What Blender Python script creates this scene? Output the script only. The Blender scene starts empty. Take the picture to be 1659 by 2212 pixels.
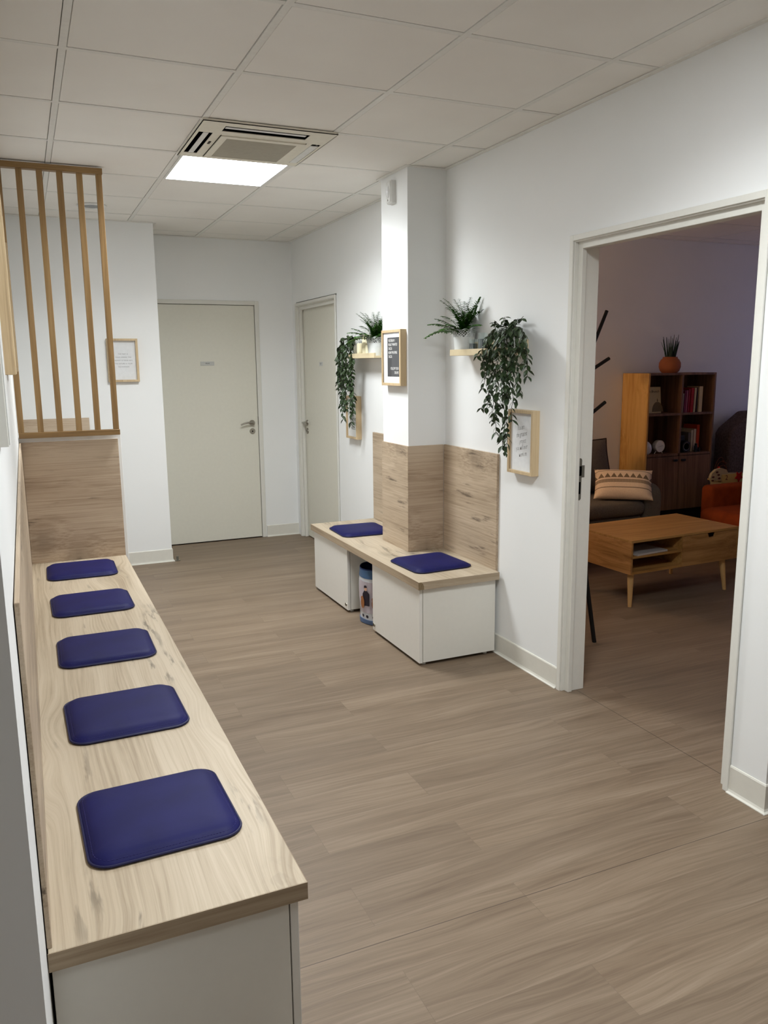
import bpy, bmesh, math, random
from mathutils import Vector, Matrix
R = math.radians
SC = bpy.context.scene
COL = SC.collection
rnd = random.Random(7)

# ------------------------------------------------------------------ camera
F_PX, YAW, PITCH, ROLL, CAM_H = 1735.7, 0.41608, -0.18268, -0.00965, 1.535
def _cam():
    cy, s = math.cos(YAW), math.sin(YAW)
    f = Vector((s*math.cos(PITCH), cy*math.cos(PITCH), math.sin(PITCH)))
    r = Vector((cy, -s, 0)); u = r.cross(f)
    r2 = r*math.cos(ROLL) + u*math.sin(ROLL); u2 = r2.cross(f)
    m = Matrix((r2, u2, -f)).transposed().to_4x4()
    m.translation = (0, 0, CAM_H)
    cd = bpy.data.cameras.new('camera'); c = bpy.data.objects.new('camera', cd); COL.objects.link(c)
    cd.sensor_fit = 'HORIZONTAL'; cd.sensor_width = 36; cd.lens = 36*F_PX/1659; cd.clip_start = .02
    c.matrix_world = m; SC.camera = c
_cam()

# ------------------------------------------------------------------ world, exposure, daylight of the side room
PANEL_E, PANEL_W, PANEL_W2, FILL_W, PANEL_C = 9.0, 14.5, 12.5, 2.2, (.955, .99, 1.0)   # ceiling light panels: glow of the diffuser, watts (the last an added fill), colour
WINDOW_W = 2.6          # dusk light through the side room's window
LAMP_E = 10.5            # warm globe lamp of the side room
SC.view_settings.view_transform = 'Standard'; SC.view_settings.look = 'None'
SC.view_settings.exposure = 1.07; SC.view_settings.gamma = 1.0
try: SC.view_settings.use_curve_mapping = False
except Exception: pass
W = bpy.data.worlds.new('world'); SC.world = W; W.use_nodes = True
W.node_tree.nodes['Background'].inputs['Color'].default_value = (.30, .36, .62, 1)
W.node_tree.nodes['Background'].inputs['Strength'].default_value = .05
SC.cycles.max_bounces = 10; SC.cycles.diffuse_bounces = 7; SC.cycles.transparent_max_bounces = 16
SC.cycles.sample_clamp_indirect = 6.0
def _dusk():
    ld = bpy.data.lights.new('window_daylight', 'AREA'); ld.shape = 'RECTANGLE'; ld.size = 1.3; ld.size_y = 1.2
    ld.energy = WINDOW_W; ld.color = (.42, .48, 1.0)
    o = bpy.data.objects.new('window_daylight', ld); COL.objects.link(o)
    o.location = (7.33, 4.55, 1.55); o.rotation_euler = (0, R(90), 0)
_dusk()

# ------------------------------------------------------------------ helpers: objects
def link(o): COL.objects.link(o); return o
def tag(o, label=None, cat=None, group=None, kind=None):
    if label: o['label'] = label
    if cat: o['category'] = cat
    if group: o['group'] = group
    if kind: o['kind'] = kind
    return o
def thing(name, label, cat, loc=(0, 0, 0), rz=0.0, group=None, kind=None):
    o = link(bpy.data.objects.new(name, None)); o.location = loc; o.rotation_euler = (0, 0, rz)
    o.empty_display_size = .05
    return tag(o, label, cat, group, kind)
class MB:
    def __init__(s): s.bm = bmesh.new()
    def box(s, x0, x1, y0, y1, z0, z1, bev=0.0, seg=2):
        r = bmesh.ops.create_cube(s.bm, size=1.0); vs = r['verts']
        for v in vs: v.co = Vector((x0+(v.co.x+.5)*(x1-x0), y0+(v.co.y+.5)*(y1-y0), z0+(v.co.z+.5)*(z1-z0)))
        if bev > 0:
            es = list({e for v in vs for e in v.link_edges})
            bmesh.ops.bevel(s.bm, geom=es, offset=bev, segments=seg, affect='EDGES', profile=.5)
        return s
    def cyl(s, p0, p1, r0, r1=None, n=16, caps=True):
        p0, p1 = Vector(p0), Vector(p1); r1 = r0 if r1 is None else r1; d = (p1-p0).normalized()
        a = d.orthogonal().normalized(); b = d.cross(a); A = []; B = []
        for i in range(n):
            t = 2*math.pi*i/n; o = a*math.cos(t)+b*math.sin(t)
            A.append(s.bm.verts.new(p0+o*r0)); B.append(s.bm.verts.new(p1+o*r1))
        for i in range(n): s.bm.faces.new((A[i], A[(i+1) % n], B[(i+1) % n], B[i]))
        if caps: s.bm.faces.new(A[::-1]); s.bm.faces.new(B)
        return s
    def lathe(s, prof, c=(0, 0, 0), n=32, axis='Z', sx=1.0, sy=1.0):
        rings = []
        for (r, z) in prof:
            ring = []
            for i in range(n):
                t = 2*math.pi*i/n; x, y = r*math.cos(t)*sx, r*math.sin(t)*sy
                p = (x, y, z) if axis == 'Z' else ((x, z, y) if axis == 'Y' else (z, x, y))
                ring.append(s.bm.verts.new(Vector(c)+Vector(p)))
            rings.append(ring)
        for A, B in zip(rings, rings[1:]):
            for i in range(n): s.bm.faces.new((A[i], A[(i+1) % n], B[(i+1) % n], B[i]))
        if prof[0][0] > 1e-6: s.bm.faces.new(rings[0][::-1])
        if prof[-1][0] > 1e-6: s.bm.faces.new(rings[-1])
        return s
    def tube(s, pts, r, n=8, r_end=None, closed=False):
        pts = [Vector(p) for p in pts]; N = len(pts); rings = []
        a = None
        for i, p in enumerate(pts):
            d = (pts[(i+1) % N if closed else min(i+1, N-1)] - pts[(i-1) % N if closed else max(i-1, 0)]).normalized()
            if a is None: a = d.orthogonal().normalized()
            a = (a - d*a.dot(d)).normalized(); b = d.cross(a)
            rr = r if r_end is None else r+(r_end-r)*i/(N-1)
            rings.append([s.bm.verts.new(p+(a*math.cos(2*math.pi*k/n)+b*math.sin(2*math.pi*k/n))*rr) for k in range(n)])
        m = N if closed else N-1
        for i in range(m):
            A, B = rings[i], rings[(i+1) % N]
            for k in range(n): s.bm.faces.new((A[k], A[(k+1) % n], B[(k+1) % n], B[k]))
        if not closed: s.bm.faces.new(rings[0][::-1]); s.bm.faces.new(rings[-1])
        return s
    def prism(s, poly, axis, a0, a1):
        """poly: 2-D outline; axis: the direction it is pulled along"""
        def P(q, a): return {'X': (a, q[0], q[1]), 'Y': (q[0], a, q[1]), 'Z': (q[0], q[1], a)}[axis]
        A = [s.bm.verts.new(P(q, a0)) for q in poly]; B = [s.bm.verts.new(P(q, a1)) for q in poly]; n = len(poly)
        for i in range(n): s.bm.faces.new((A[i], A[(i+1) % n], B[(i+1) % n], B[i]))
        s.bm.faces.new(A[::-1]); s.bm.faces.new(B)
        return s
    def rings(s, rs, cap0=True, cap1=True):
        R_ = [[s.bm.verts.new(p) for p in r] for r in rs]; n = len(R_[0])
        for A, B in zip(R_, R_[1:]):
            for i in range(n): s.bm.faces.new((A[i], A[(i+1) % n], B[(i+1) % n], B[i]))
        if cap0: s.bm.faces.new(R_[0][::-1])
        if cap1: s.bm.faces.new(R_[-1])
        return s
    def ball(s, c, rx, ry, rz, n=20):
        r = bmesh.ops.create_uvsphere(s.bm, u_segments=n, v_segments=max(8, n//2), radius=1.0)
        for v in r['verts']: v.co = Vector((c[0]+v.co.x*rx, c[1]+v.co.y*ry, c[2]+v.co.z*rz))
        return s
    def poly(s, pts): s.bm.faces.new([s.bm.verts.new(p) for p in pts]); return s
def rrect(a, b, r, n=6):
    pts = []
    for cx, cy, t0 in ((a-r, b-r, 0), (-a+r, b-r, 90), (-a+r, -b+r, 180), (a-r, -b+r, 270)):
        for i in range(n+1):
            t = R(t0+90*i/n); pts.append((cx+r*math.cos(t), cy+r*math.sin(t)))
    return pts
def emit(name, mb, mat, parent=None, off=None, smooth=False, angle=35):
    me = bpy.data.meshes.new(name)
    bmesh.ops.recalc_face_normals(mb.bm, faces=mb.bm.faces[:])
    if off is not None: bmesh.ops.translate(mb.bm, verts=mb.bm.verts[:], vec=-Vector(off))
    mb.bm.to_mesh(me); mb.bm.free()
    for m in (mat if isinstance(mat, (list, tuple)) else [mat]): me.materials.append(m)
    if smooth:
        for p in me.polygons: p.use_smooth = True
        me.set_sharp_from_angle(angle=R(angle))
    o = link(bpy.data.objects.new(name, me))
    if parent: o.parent = parent
    return o
def part(root, name, mb, mat, smooth=False, local=False, angle=35, label=None):
    """a part of a thing; vertices in world metres unless local"""
    top = root
    while top.parent: top = top.parent
    o = emit(name, mb, mat, root, None if local else top.location, smooth, angle)
    if label: o['label'] = label
    return o
def solo(name, mb, mat, label, cat, org, group=None, smooth=False, kind=None, angle=35):
    o = emit(name, mb, mat, None, org, smooth, angle); o.location = org
    return tag(o, label, cat, group, kind)
def struct(name, mb, mat, smooth=False, label=None, cat=None):
    o = emit(name, mb, mat, None, None, smooth); o['kind'] = 'structure'
    return tag(o, label, cat)
def copy_tree(o, parent=None):
    c = o.copy(); link(c); c.parent = parent
    for ch in list(o.children): copy_tree(ch, c)
    return c
def lettering(root, name, txt, mat, size, x, y, z, align='CENTER', sx=1.0, shear=0.0, ext=.0003, space=1.0, off=0.0, rot=0.0):
    """text that stands upright and faces local -Y"""
    cu = bpy.data.curves.new(name, 'FONT'); cu.body = txt; cu.size = size; cu.align_x = align; cu.align_y = 'CENTER'
    cu.extrude = ext; cu.shear = shear; cu.space_character = space
    cu.offset = off; cu.materials.append(mat)
    o = link(bpy.data.objects.new(name, cu)); o.parent = root; o.location = (x, y, z)
    o.rotation_euler = (R(90), R(-rot), 0); o.scale = (sx, 1, 1)
    return o

# ------------------------------------------------------------------ helpers: materials
def lin(c):
    f = lambda v: (v/255/12.92) if v/255 <= .04045 else ((v/255+.055)/1.055)**2.4
    return (f(c[0]), f(c[1]), f(c[2]), 1)
class NT:
    def __init__(s, name):
        s.m = bpy.data.materials.new(name); s.m.use_nodes = True; s.t = s.m.node_tree
        s.b = s.t.nodes['Principled BSDF']; s._tc = None
    def n(s, typ, ins=None, **pr):
        nd = s.t.nodes.new(typ)
        for k, v in pr.items(): setattr(nd, k, v)
        for k, v in (ins or {}).items(): s.put(nd.inputs[k], v)
        return nd
    def put(s, sock, v):
        if isinstance(v, bpy.types.NodeSocket): s.t.links.new(v, sock)
        else: sock.default_value = v
    def M(s, op, a, b=0.0, c=0.0, clamp=False):
        nd = s.t.nodes.new('ShaderNodeMath'); nd.operation = op; nd.use_clamp = clamp
        for i, v in enumerate((a, b, c)):
            if v is not None: s.put(nd.inputs[i], v)
        return nd.outputs[0]
    def obj(s):
        if not s._tc: s._tc = s.n('ShaderNodeTexCoord')
        return s._tc.outputs['Object']
    def xyz(s, v):
        nd = s.n('ShaderNodeSeparateXYZ', {0: v}); return nd.outputs[0], nd.outputs[1], nd.outputs[2]
    def vec(s, x, y, z): return s.n('ShaderNodeCombineXYZ', {0: x, 1: y, 2: z}).outputs[0]
    def noise(s, v, scale=1.0, detail=3.0, rough=.5, dist=0.0):
        return s.n('ShaderNodeTexNoise', {'Vector': v, 'Scale': scale, 'Detail': detail, 'Roughness': rough, 'Distortion': dist}).outputs[0]
    def step(s, v, a, b): return s.n('ShaderNodeMapRange', {0: v, 1: a, 2: b, 3: 0.0, 4: 1.0}, interpolation_type='SMOOTHSTEP').outputs[0]
    def ramp(s, v, stops):
        nd = s.n('ShaderNodeValToRGB', {0: v}); e = nd.color_ramp.elements
        while len(e) < len(stops): e.new(.5)
        for el, (p, c) in zip(e, stops): el.position = p; el.color = lin(c)
        return nd.outputs[0]
    def mix(s, f, a, b, mode='MIX'):
        nd = s.n('ShaderNodeMix', data_type='RGBA', blend_type=mode)
        s.put(nd.inputs[0], f); s.put(nd.inputs[6], a); s.put(nd.inputs[7], b); return nd.outputs[2]
    def bump(s, h, strength=.2, dist=.002):
        s.put(s.b.inputs['Normal'], s.n('ShaderNodeBump', {'Height': h, 'Strength': strength, 'Distance': dist}).outputs[0])
    def out(s, col=None, rough=.5, spec=.5, metal=0.0, **k):
        if col is not None: s.put(s.b.inputs['Base Color'], lin(col) if isinstance(col, tuple) and len(col) == 3 else col)
        s.put(s.b.inputs['Roughness'], rough); s.b.inputs['Metallic'].default_value = metal
        s.b.inputs['Specular IOR Level'].default_value = spec
        for kk, v in k.items(): s.put(s.b.inputs[kk.replace('_', ' ')], v)
        return s.m
def plain(name, col, rough=.5, spec=.4, metal=0.0, vary=.03, scale=40.0, bump=0.0, bscale=None):
    """an even colour with a faint procedural unevenness"""
    g = NT(name); v = g.obj(); n = g.noise(v, scale, 3.0)
    c = g.mix(1.0, lin(col), g.ramp(n, ((.3, (255-int(255*vary),)*3), (.7, (255, 255, 255)))), 'MULTIPLY')
    if bump: g.bump(g.noise(v, bscale or scale*4, 2.0), bump, .001)
    return g.out(c, rough, spec, metal)
def wood(name, dark, base, light, axis='Y', grain=70.0, warp=.03, knots=0.0, kscale=(1.6, 4.5), knotcol=None, cracks=0.0, rough=.5, spec=.4, seed=0.0, pore=.1):
    g = NT(name); x, y, z = g.xyz(g.obj())
    u, v, w = {'X': (x, y, z), 'Y': (y, x, z), 'Z': (z, x, y)}[axis]
    u = g.M('ADD', u, seed*3.17); v = g.M('ADD', v, seed*1.31)
    nw = g.noise(g.vec(g.M('MULTIPLY', u, .9), g.M('MULTIPLY', v, 4.5), g.M('MULTIPLY', w, 4.5)), 1.0, 2.0)
    v2 = g.M('MULTIPLY_ADD', g.M('SUBTRACT', nw, .5), warp*4, v)
    kd = None
    if knots > 0:
        vo = g.n('ShaderNodeTexVoronoi', {'Vector': g.vec(g.M('MULTIPLY', u, kscale[0]), g.M('MULTIPLY', v, kscale[1]), g.M('MULTIPLY', w, kscale[1]*.5)), 'Scale': 1.0, 'Randomness': 1.0})
        kd = vo.outputs['Distance']; kr = g.xyz(vo.outputs['Color'])[0]
        near = g.step(kd, .55, .0); v2 = g.M('MULTIPLY_ADD', near, .05, v2)
    broad = g.noise(g.vec(g.M('MULTIPLY', u, .8), g.M('MULTIPLY', v2, 8.0), g.M('MULTIPLY', w, 8.0)), 1.0, 3.0)
    fine = g.noise(g.vec(g.M('MULTIPLY', u, 1.6), g.M('MULTIPLY', v2, grain), g.M('MULTIPLY', w, grain)), 1.0, 4.0, .6)
    por = g.noise(g.vec(g.M('MULTIPLY', u, 14.0), g.M('MULTIPLY', v2, grain*5), g.M('MULTIPLY', w, grain*5)), 1.0, 2.0)
    t = g.M('ADD', g.M('ADD', g.M('MULTIPLY', broad, .5), g.M('MULTIPLY', fine, .5-pore/2)), g.M('MULTIPLY', por, pore))
    c = g.ramp(t, ((.36, dark), (.5, base), (.62, light)))
    kc = lin(knotcol or tuple(int(q*.45) for q in dark))
    if cracks > 0:
        cn = g.noise(g.vec(g.M('MULTIPLY', u, 4.0), g.M('MULTIPLY', v2, 34.0), g.M('MULTIPLY', w, 34.0)), 1.0, 4.0, .65)
        cm = g.noise(g.vec(g.M('MULTIPLY', u, 2.2), g.M('MULTIPLY', v2, 6.5), g.M('MULTIPLY', w, 6.5)), 1.0, 2.0)
        c = g.mix(g.M('MULTIPLY', g.M('MULTIPLY', g.step(cn, .53, .66), g.step(cm, .54, .66)), cracks), c, kc)
    if kd is not None:
        on = g.step(kr, 1-knots, 1-knots+.02)
        kn = g.noise(g.vec(g.M('MULTIPLY', u, 18.0), g.M('MULTIPLY', v, 45.0), w), 1.0, 2.0)
        kk = g.M('MULTIPLY_ADD', g.M('SUBTRACT', kn, .5), .16, kd)
        core = g.M('MULTIPLY', g.step(kk, .10, .02), on); halo = g.M('MULTIPLY', g.step(kk, .32, .05), g.M('MULTIPLY', on, .42))
        rings = g.M('MULTIPLY', g.step(g.M('SINE', g.M('MULTIPLY', kk, 75.0)), .2, .9), g.M('MULTIPLY', g.step(kd, .36, .08), .14))
        c = g.mix(g.M('MAXIMUM', halo, rings), c, kc); c = g.mix(g.M('MULTIPLY', core, .85), c, kc)
    g.bump(fine, .05, .0006)
    return g.out(c, rough, spec)

# ------------------------------------------------------------------ materials
def m_floor():
    g = NT('floor_planks'); x, y, z = g.xyz(g.obj())
    br = g.n('ShaderNodeTexBrick', {'Vector': g.vec(x, y, 0.0), 'Color1': (0, 0, 0, 1), 'Color2': (1, 1, 1, 1), 'Mortar': (.5, .5, .5, 1), 'Scale': 1.0, 'Mortar Size': .0007, 'Mortar Smooth': .2, 'Bias': 0.0, 'Brick Width': 1.22, 'Row Height': .183}, offset=.37, offset_frequency=2)
    k = g.xyz(br.outputs['Color'])[0]
    yy = g.M('MULTIPLY_ADD', k, 3.7, y); xx = g.M('MULTIPLY_ADD', k, 9.0, x)
    nw = g.noise(g.vec(g.M('MULTIPLY', xx, 1.1), g.M('MULTIPLY', yy, 6.0), 0.0), 1.0, 2.0)
    v2 = g.M('MULTIPLY_ADD', g.M('SUBTRACT', nw, .5), .12, yy)
    broad = g.noise(g.vec(g.M('MULTIPLY', xx, .9), g.M('MULTIPLY', v2, 13.0), 0.0), 1.0, 3.0)
    fine = g.noise(g.vec(g.M('MULTIPLY', xx, 2.2), g.M('MULTIPLY', v2, 85.0), 0.0), 1.0, 4.0, .65)
    por = g.noise(g.vec(g.M('MULTIPLY', xx, 9.0), g.M('MULTIPLY', v2, 380.0), 0.0), 1.0, 2.0)
    t = g.M('ADD', g.M('ADD', g.M('MULTIPLY', broad, .38), g.M('MULTIPLY', fine, .50)), g.M('MULTIPLY', por, .12))
    c = g.ramp(t, ((.34, (107, 90, 74)), (.5, (128, 111, 93)), (.66, (147, 130, 112))))
    c = g.mix(1.0, c, g.ramp(k, ((0.0, (240, 239, 238)), (1.0, (255, 254, 252)))), 'MULTIPLY')
    seam1 = g.M('MULTIPLY', g.M('COMPARE', y, 1.764, .0013), g.M('LESS_THAN', x, 2.2))
    seam2 = g.M('MULTIPLY', g.M('COMPARE', x, 2.285, .0016), g.M('GREATER_THAN', y, 1.9))
    dark = g.M('MAXIMUM', g.M('MULTIPLY', br.outputs['Fac'], .35), g.M('MAXIMUM', seam1, seam2))
    c = g.mix(g.M('MULTIPLY', dark, .8), c, lin((60, 50, 42)))
    g.bump(fine, .06, .0008)
    return g.out(c, g.M('MULTIPLY_ADD', fine, .2, .38), .35)
FLOOR = m_floor()
def m_wall():
    g = NT('white_paint'); v = g.obj(); n = g.noise(v, 1.3, 3.0); f = g.noise(v, 130.0, 2.0)
    c = g.ramp(n, ((.3, (233, 235, 235)), (.7, (238, 239, 239))))
    g.bump(f, .06, .0006); return g.out(c, .62, .25)
WALL = m_wall()
def m_tile():
    g = NT('ceiling_tile'); v = g.obj(); n = g.noise(v, 2.0, 3.0); f = g.noise(v, 260.0, 3.0)
    c = g.ramp(n, ((.3, (232, 229, 224)), (.7, (238, 236, 231)))); g.bump(f, .12, .0006); return g.out(c, .8, .1)
TILE = m_tile()
TEE = plain('ceiling_rail_white', (228, 227, 222), .5, .3)
GAP = plain('dark_gap', (70, 66, 60), .9, .1)
DOOR = plain('door_paint', (222, 220, 208), .42, .35, vary=.012, bump=.03, bscale=300)
DFRAME = plain('door_frame_paint', (222, 221, 214), .4, .35, vary=.012)
SKIRT = plain('skirting_vinyl', (219, 217, 208), .4, .4, vary=.012)
LAM = plain('white_laminate', (224, 222, 214), .35, .4, vary=.008)
LAMG = plain('white_laminate_edge', (226, 224, 218), .35, .4, vary=.008)
BTOP = wood('bench_oak', (150, 134, 112), (178, 163, 141), (192, 178, 157), 'Y', 120, .024, .8, (2.0, 5.2), (72, 66, 58), .7, .45, .3, 1.0)
BTOP2 = wood('bench_oak_b', (150, 134, 112), (176, 161, 139), (190, 176, 155), 'Y', 120, .024, .8, (2.0, 5.2), (72, 66, 58), .7, .45, .3, 4.3)
BEDGE = wood('bench_edge_band', (118, 100, 80), (150, 131, 108), (170, 152, 128), 'X', 90, .02, 0, seed=2.0, rough=.5)
BEDGEY = wood('bench_edge_band_b', (122, 104, 84), (154, 135, 112), (172, 154, 130), 'Y', 90, .02, 0, seed=2.7, rough=.5)
BPANX = wood('oak_panel_x', (148, 127, 106), (178, 158, 136), (194, 176, 154), 'X', 120, .024, .8, (2.4, 5.6), (74, 62, 52), .75, .5, .3, 6.1)
BPANY = wood('oak_panel_y', (150, 131, 109), (180, 161, 138), (196, 178, 156), 'Y', 120, .024, .8, (2.4, 5.6), (74, 62, 52), .75, .5, .3, 3.4)
SLAT = wood('honey_wood', (108, 82, 48), (136, 106, 66), (154, 124, 82), 'Z', 60, .02, 0, seed=5.0, rough=.5)
SLATX = wood('honey_wood_rail', (108, 82, 48), (136, 106, 66), (154, 124, 82), 'X', 60, .02, 0, seed=5.5, rough=.5)
FRM = wood('pale_frame_wood', (164, 140, 106), (194, 170, 134), (208, 186, 150), 'Z', 120, .01, 0, seed=8.0, rough=.5, pore=.2)
LEDGE = plain('birch_ledge', (214, 198, 164), .5, .3)
PAPER = plain('white_print_paper', (232, 234, 236), .6, .2)
INK = plain('print_ink_black', (28, 28, 30), .6, .2)
INKG = plain('print_ink_grey', (140, 142, 142), .6, .2)
LBOARD = plain('letter_board_grey', (66, 67, 70), .7, .2)
LWHITE = plain('letter_white', (238, 238, 236), .5, .3)
STEEL = plain('brushed_steel', (168, 164, 154), .32, .5, 1.0)
DSTEEL = plain('dark_steel', (118, 117, 108), .4, .5, .5)
BLACK = plain('black_lacquer', (16, 15, 15), .5, .4)
VOID = plain('black_recess', (10, 10, 10), .9, .0)
PLAST = plain('white_plastic', (225, 226, 224), .35, .4)
ACW = plain('aircon_plastic', (228, 224, 210), .45, .3)
ACG = plain('aircon_grille', (168, 163, 150), .8, .1)
def m_vinyl():
    g = NT('navy_leatherette'); v = g.obj(); f = g.n('ShaderNodeTexVoronoi', {'Vector': v, 'Scale': 420.0}).outputs['Distance']
    n = g.noise(v, 9.0, 2.0); c = g.ramp(n, ((.3, (22, 23, 72)), (.7, (26, 27, 82)))); g.bump(f, .10, .0005)
    return g.out(c, .55, .14)
NAVY = m_vinyl(); NAVYE = plain('navy_piping', (24, 25, 66), .5, .3)
LEAF = None
def m_leaf(name, a, b, r=.45):
    g = NT(name); n = g.noise(g.obj(), 55.0, 2.0); return g.out(g.ramp(n, ((.3, a), (.7, b))), r, .35)
LEAF = m_leaf('vine_leaf', (32, 48, 27), (58, 77, 45)); FERN = m_leaf('fern_leaf', (30, 70, 18), (70, 122, 36))
STEM = plain('vine_stem', (48, 46, 34), .6, .2); SNAKE = m_leaf('spiky_leaf', (22, 44, 34), (44, 70, 52))
POTW = plain('white_pot', (222, 226, 226), .4, .4)
SOIL = plain('soil', (48, 38, 30), .9, .1)
WAX = plain('ivory_wax', (240, 232, 200), .5, .3); WAXG = plain('grey_wax', (84, 92, 94), .5, .3)
def m_glass(name, tint=(1, 1, 1, 1), fac=.06, rough=.02):
    g = NT(name); t = g.t; o = t.nodes['Material Output']
    tr = g.n('ShaderNodeBsdfTransparent', {0: tint}); gl = g.n('ShaderNodeBsdfGlossy', {0: (1, 1, 1, 1), 'Roughness': rough})
    lw = g.n('ShaderNodeLayerWeight', {0: .5}); f = g.M('MULTIPLY_ADD', g.M('POWER', lw.outputs['Facing'], 5.0), .55, fac*.4)
    mx = g.n('ShaderNodeMixShader', {0: f, 1: tr.outputs[0], 2: gl.outputs[0]}); t.links.new(mx.outputs[0], o.inputs[0])
    return g.m
GLASS = m_glass('clear_glass'); JAR = m_glass('jar_glass', (.93, .96, .96, 1), .15)
OAK = wood('golden_oak', (172, 122, 58), (206, 156, 84), (222, 176, 102), 'Z', 55, .05, .25, (2.2, 6.0), (96, 58, 26), .25, .5, .3, 7.7)
OAKX = wood('golden_oak_x', (136, 98, 50), (164, 121, 66), (184, 142, 84), 'X', 50, .06, 0, (2.2, 6.0), (96, 58, 26), .25, .5, .3, 2.2)
OAK_SHADED = wood('shaded_oak', (86, 60, 42), (112, 82, 60), (132, 100, 74), 'Z', 60, .03, 0, (2.2, 6.0), (70, 48, 30), .2, .55, .3, 9.1)  # bookcase oak turned from the light: its shade is put into the colour
BEECH = plain('beech_leg', (206, 168, 112), .5, .3)
SOFA = plain('grey_sofa_fabric', (128, 118, 104), .95, .1, vary=.3, scale=300, bump=.3, bscale=500)
SOFAD = plain('dark_sofa_piping', (62, 48, 40), .9, .1)
ORANGE = plain('orange_velvet', (148, 64, 26), .9, .1, vary=.12, scale=14)
CREAM = plain('cream_print', (196, 180, 140), .8, .1); BROWN = plain('brown_motif', (92, 56, 40), .8, .1); RED = plain('red_motif', (190, 42, 26), .8, .1)
CHAIRG = plain('grey_chair_fabric', (112, 98, 94), .95, .1, vary=.25, scale=60)
TERRA = plain('terracotta', (158, 92, 58), .7, .2)
def emission(k=1.0):
    g = NT('light_diffuser'); t = g.t; e = g.n('ShaderNodeEmission', {0: (*PANEL_C, 1), 1: PANEL_E*k})
    t.links.new(e.outputs[0], t.nodes['Material Output'].inputs[0]); return g.m
DIFFUSER = emission(); DIFFUSER_FILL = emission(.25)

# ------------------------------------------------------------------ the room
XR, H, YF, YB, XL, YP = 2.215, 2.575, 6.958, 6.394, -.048, 4.785
struct('floor', MB().box(-1.8, 7.5, -2.2, 7.1, -.06, 0), FLOOR)
# right wall with the openings of door_2 and the doorway
WT = .10
struct('wall_right', MB().box(XR, XR+WT, 2.962, 5.86, 0, H).box(XR, XR+WT, 6.855, 7.08, 0, H).box(XR, XR+WT, 5.86, 6.855, 2.06, H)
       .box(XR, XR+WT, 1.96, 2.962, 2.045, H).box(XR, XR+WT, 1.795, 1.96, 0, H), WALL)
struct('wall_far', MB().box(.90, 1.89, YF, YF+.1, 2.06, H).box(1.89, XR, YF, YF+.1, 0, H).box(.90, .935, YF, YF+.1, 0, 2.06), WALL)
struct('wall_left_far', MB().box(-.148, .975, YB, YB+.664, 0, H), WALL)
struct('wall_left', MB().box(-.148, XL, 1.2, YB, 0, H), WALL)
struct('wall_left_end', MB().box(-1.8, -.148, 1.2, 1.3, 0, H), WALL)
struct('wall_partition', MB().box(XL, .483, YP, YP+.09, 0, 1.156, .002), WALL)
struct('wall_column', MB().box(1.977, XR, 4.121, 4.47, 0, H), WALL)
struct('wall_near_right', MB().box(XR+WT, 7.3, 1.795, 1.895, 0, H), WALL)
struct('wall_back', MB().box(-1.8, 4.3, -2.2, -2.1, 0, H), WALL)
struct('wall_side_left', MB().box(-1.8, -1.7, -2.1, 1.2, 0, H), WALL)
struct('wall_side_right', MB().box(4.2, 4.3, -2.1, 1.795, 0, H), WALL)
struct('wall_side_room_back', MB().box(XR+WT, 7.3, 5.673, 5.773, 0, H), WALL)
struct('wall_side_room_right', MB().box(7.2, 7.3, 1.895, 5.673, 0, .95).box(7.2, 7.3, 1.895, 5.673, 2.15, H).box(7.2, 7.3, 1.895, 3.9, .95, 2.15).box(7.2, 7.3, 5.2, 5.673, .95, 2.15), WALL)
wn = thing('window_1', 'white framed window of the dim side room', 'window', (7.25, 4.55, .95), kind='structure')
part(wn, 'window_frame', MB().box(7.22, 7.28, 3.9, 3.95, .95, 2.15).box(7.22, 7.28, 5.15, 5.2, .95, 2.15).box(7.22, 7.28, 3.95, 5.15, .95, 1.0).box(7.22, 7.28, 3.95, 5.15, 2.1, 2.15).box(7.225, 7.275, 4.525, 4.575, 1.0, 2.1), DFRAME)
part(wn, 'pane', MB().box(7.248, 7.252, 3.95, 5.15, 1.0, 2.1), GLASS)

# ceiling: tiles in a grid of rails; lamp and air conditioner take tiles of their own
GX0, GXP, GY0, GYP = .2105, .5945, 2.477, .6065
xs = [GX0+GXP*i for i in range(-4, 13)]; ys = [GY0+GYP*i for i in range(-8, 9)]
cells = set()
def tiles(name, X0, X1, Y0, Y1, skip=()):
    m = MB(); t = MB()
    gx = [X0]+[v for v in xs if X0+.03 < v < X1-.03]+[X1]; gy = [Y0]+[v for v in ys if Y0+.03 < v < Y1-.03]+[Y1]
    for a, b in zip(gx, gx[1:]):
        for c, d in zip(gy, gy[1:]):
            if any(abs((a+b)/2-p) < .2 and abs((c+d)/2-q) < .2 for p, q in skip): continue
            dz = rnd.uniform(-.0012, .0012)
            m.box(a+.0145, b-.0145, c+.0145, d-.0145, H+.002+dz, H+.016, .0015, 1)
    m.box(X0, X1, Y0, Y1, H+.06, H+.08)
    for v in gx[1:-1]: t.box(v-.012, v+.012, Y0, Y1, H, H+.05)
    for v in gy[1:-1]: t.box(X0, X1, v-.012, v+.012, H+.0008, H+.05)
    c = struct(name, m, TILE); r = emit('ceiling_rail', t, TEE); r.parent = c
    return c
LX, LY, AY = GX0+GXP*1.5, GY0+GYP*3.5, GY0+GYP*2.5
L2Y, FILL_Y = GY0-GYP*1.5, GY0-GYP*4.5
ceil1 = tiles('ceiling', -1.8, XR, -2.1, YF, ((LX, LY), (LX, AY), (LX, L2Y), (LX, FILL_Y)))
ceil2 = tiles('ceiling_near', XR, 4.3, -2.1, 1.795)
ceil3 = tiles('ceiling_side_room', XR+WT, 7.3, 1.895, 5.673)
struct('wall_roof_void', MB().box(-1.9, 7.5, -2.3, 7.2, H+.085, H+.12), WALL)
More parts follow.
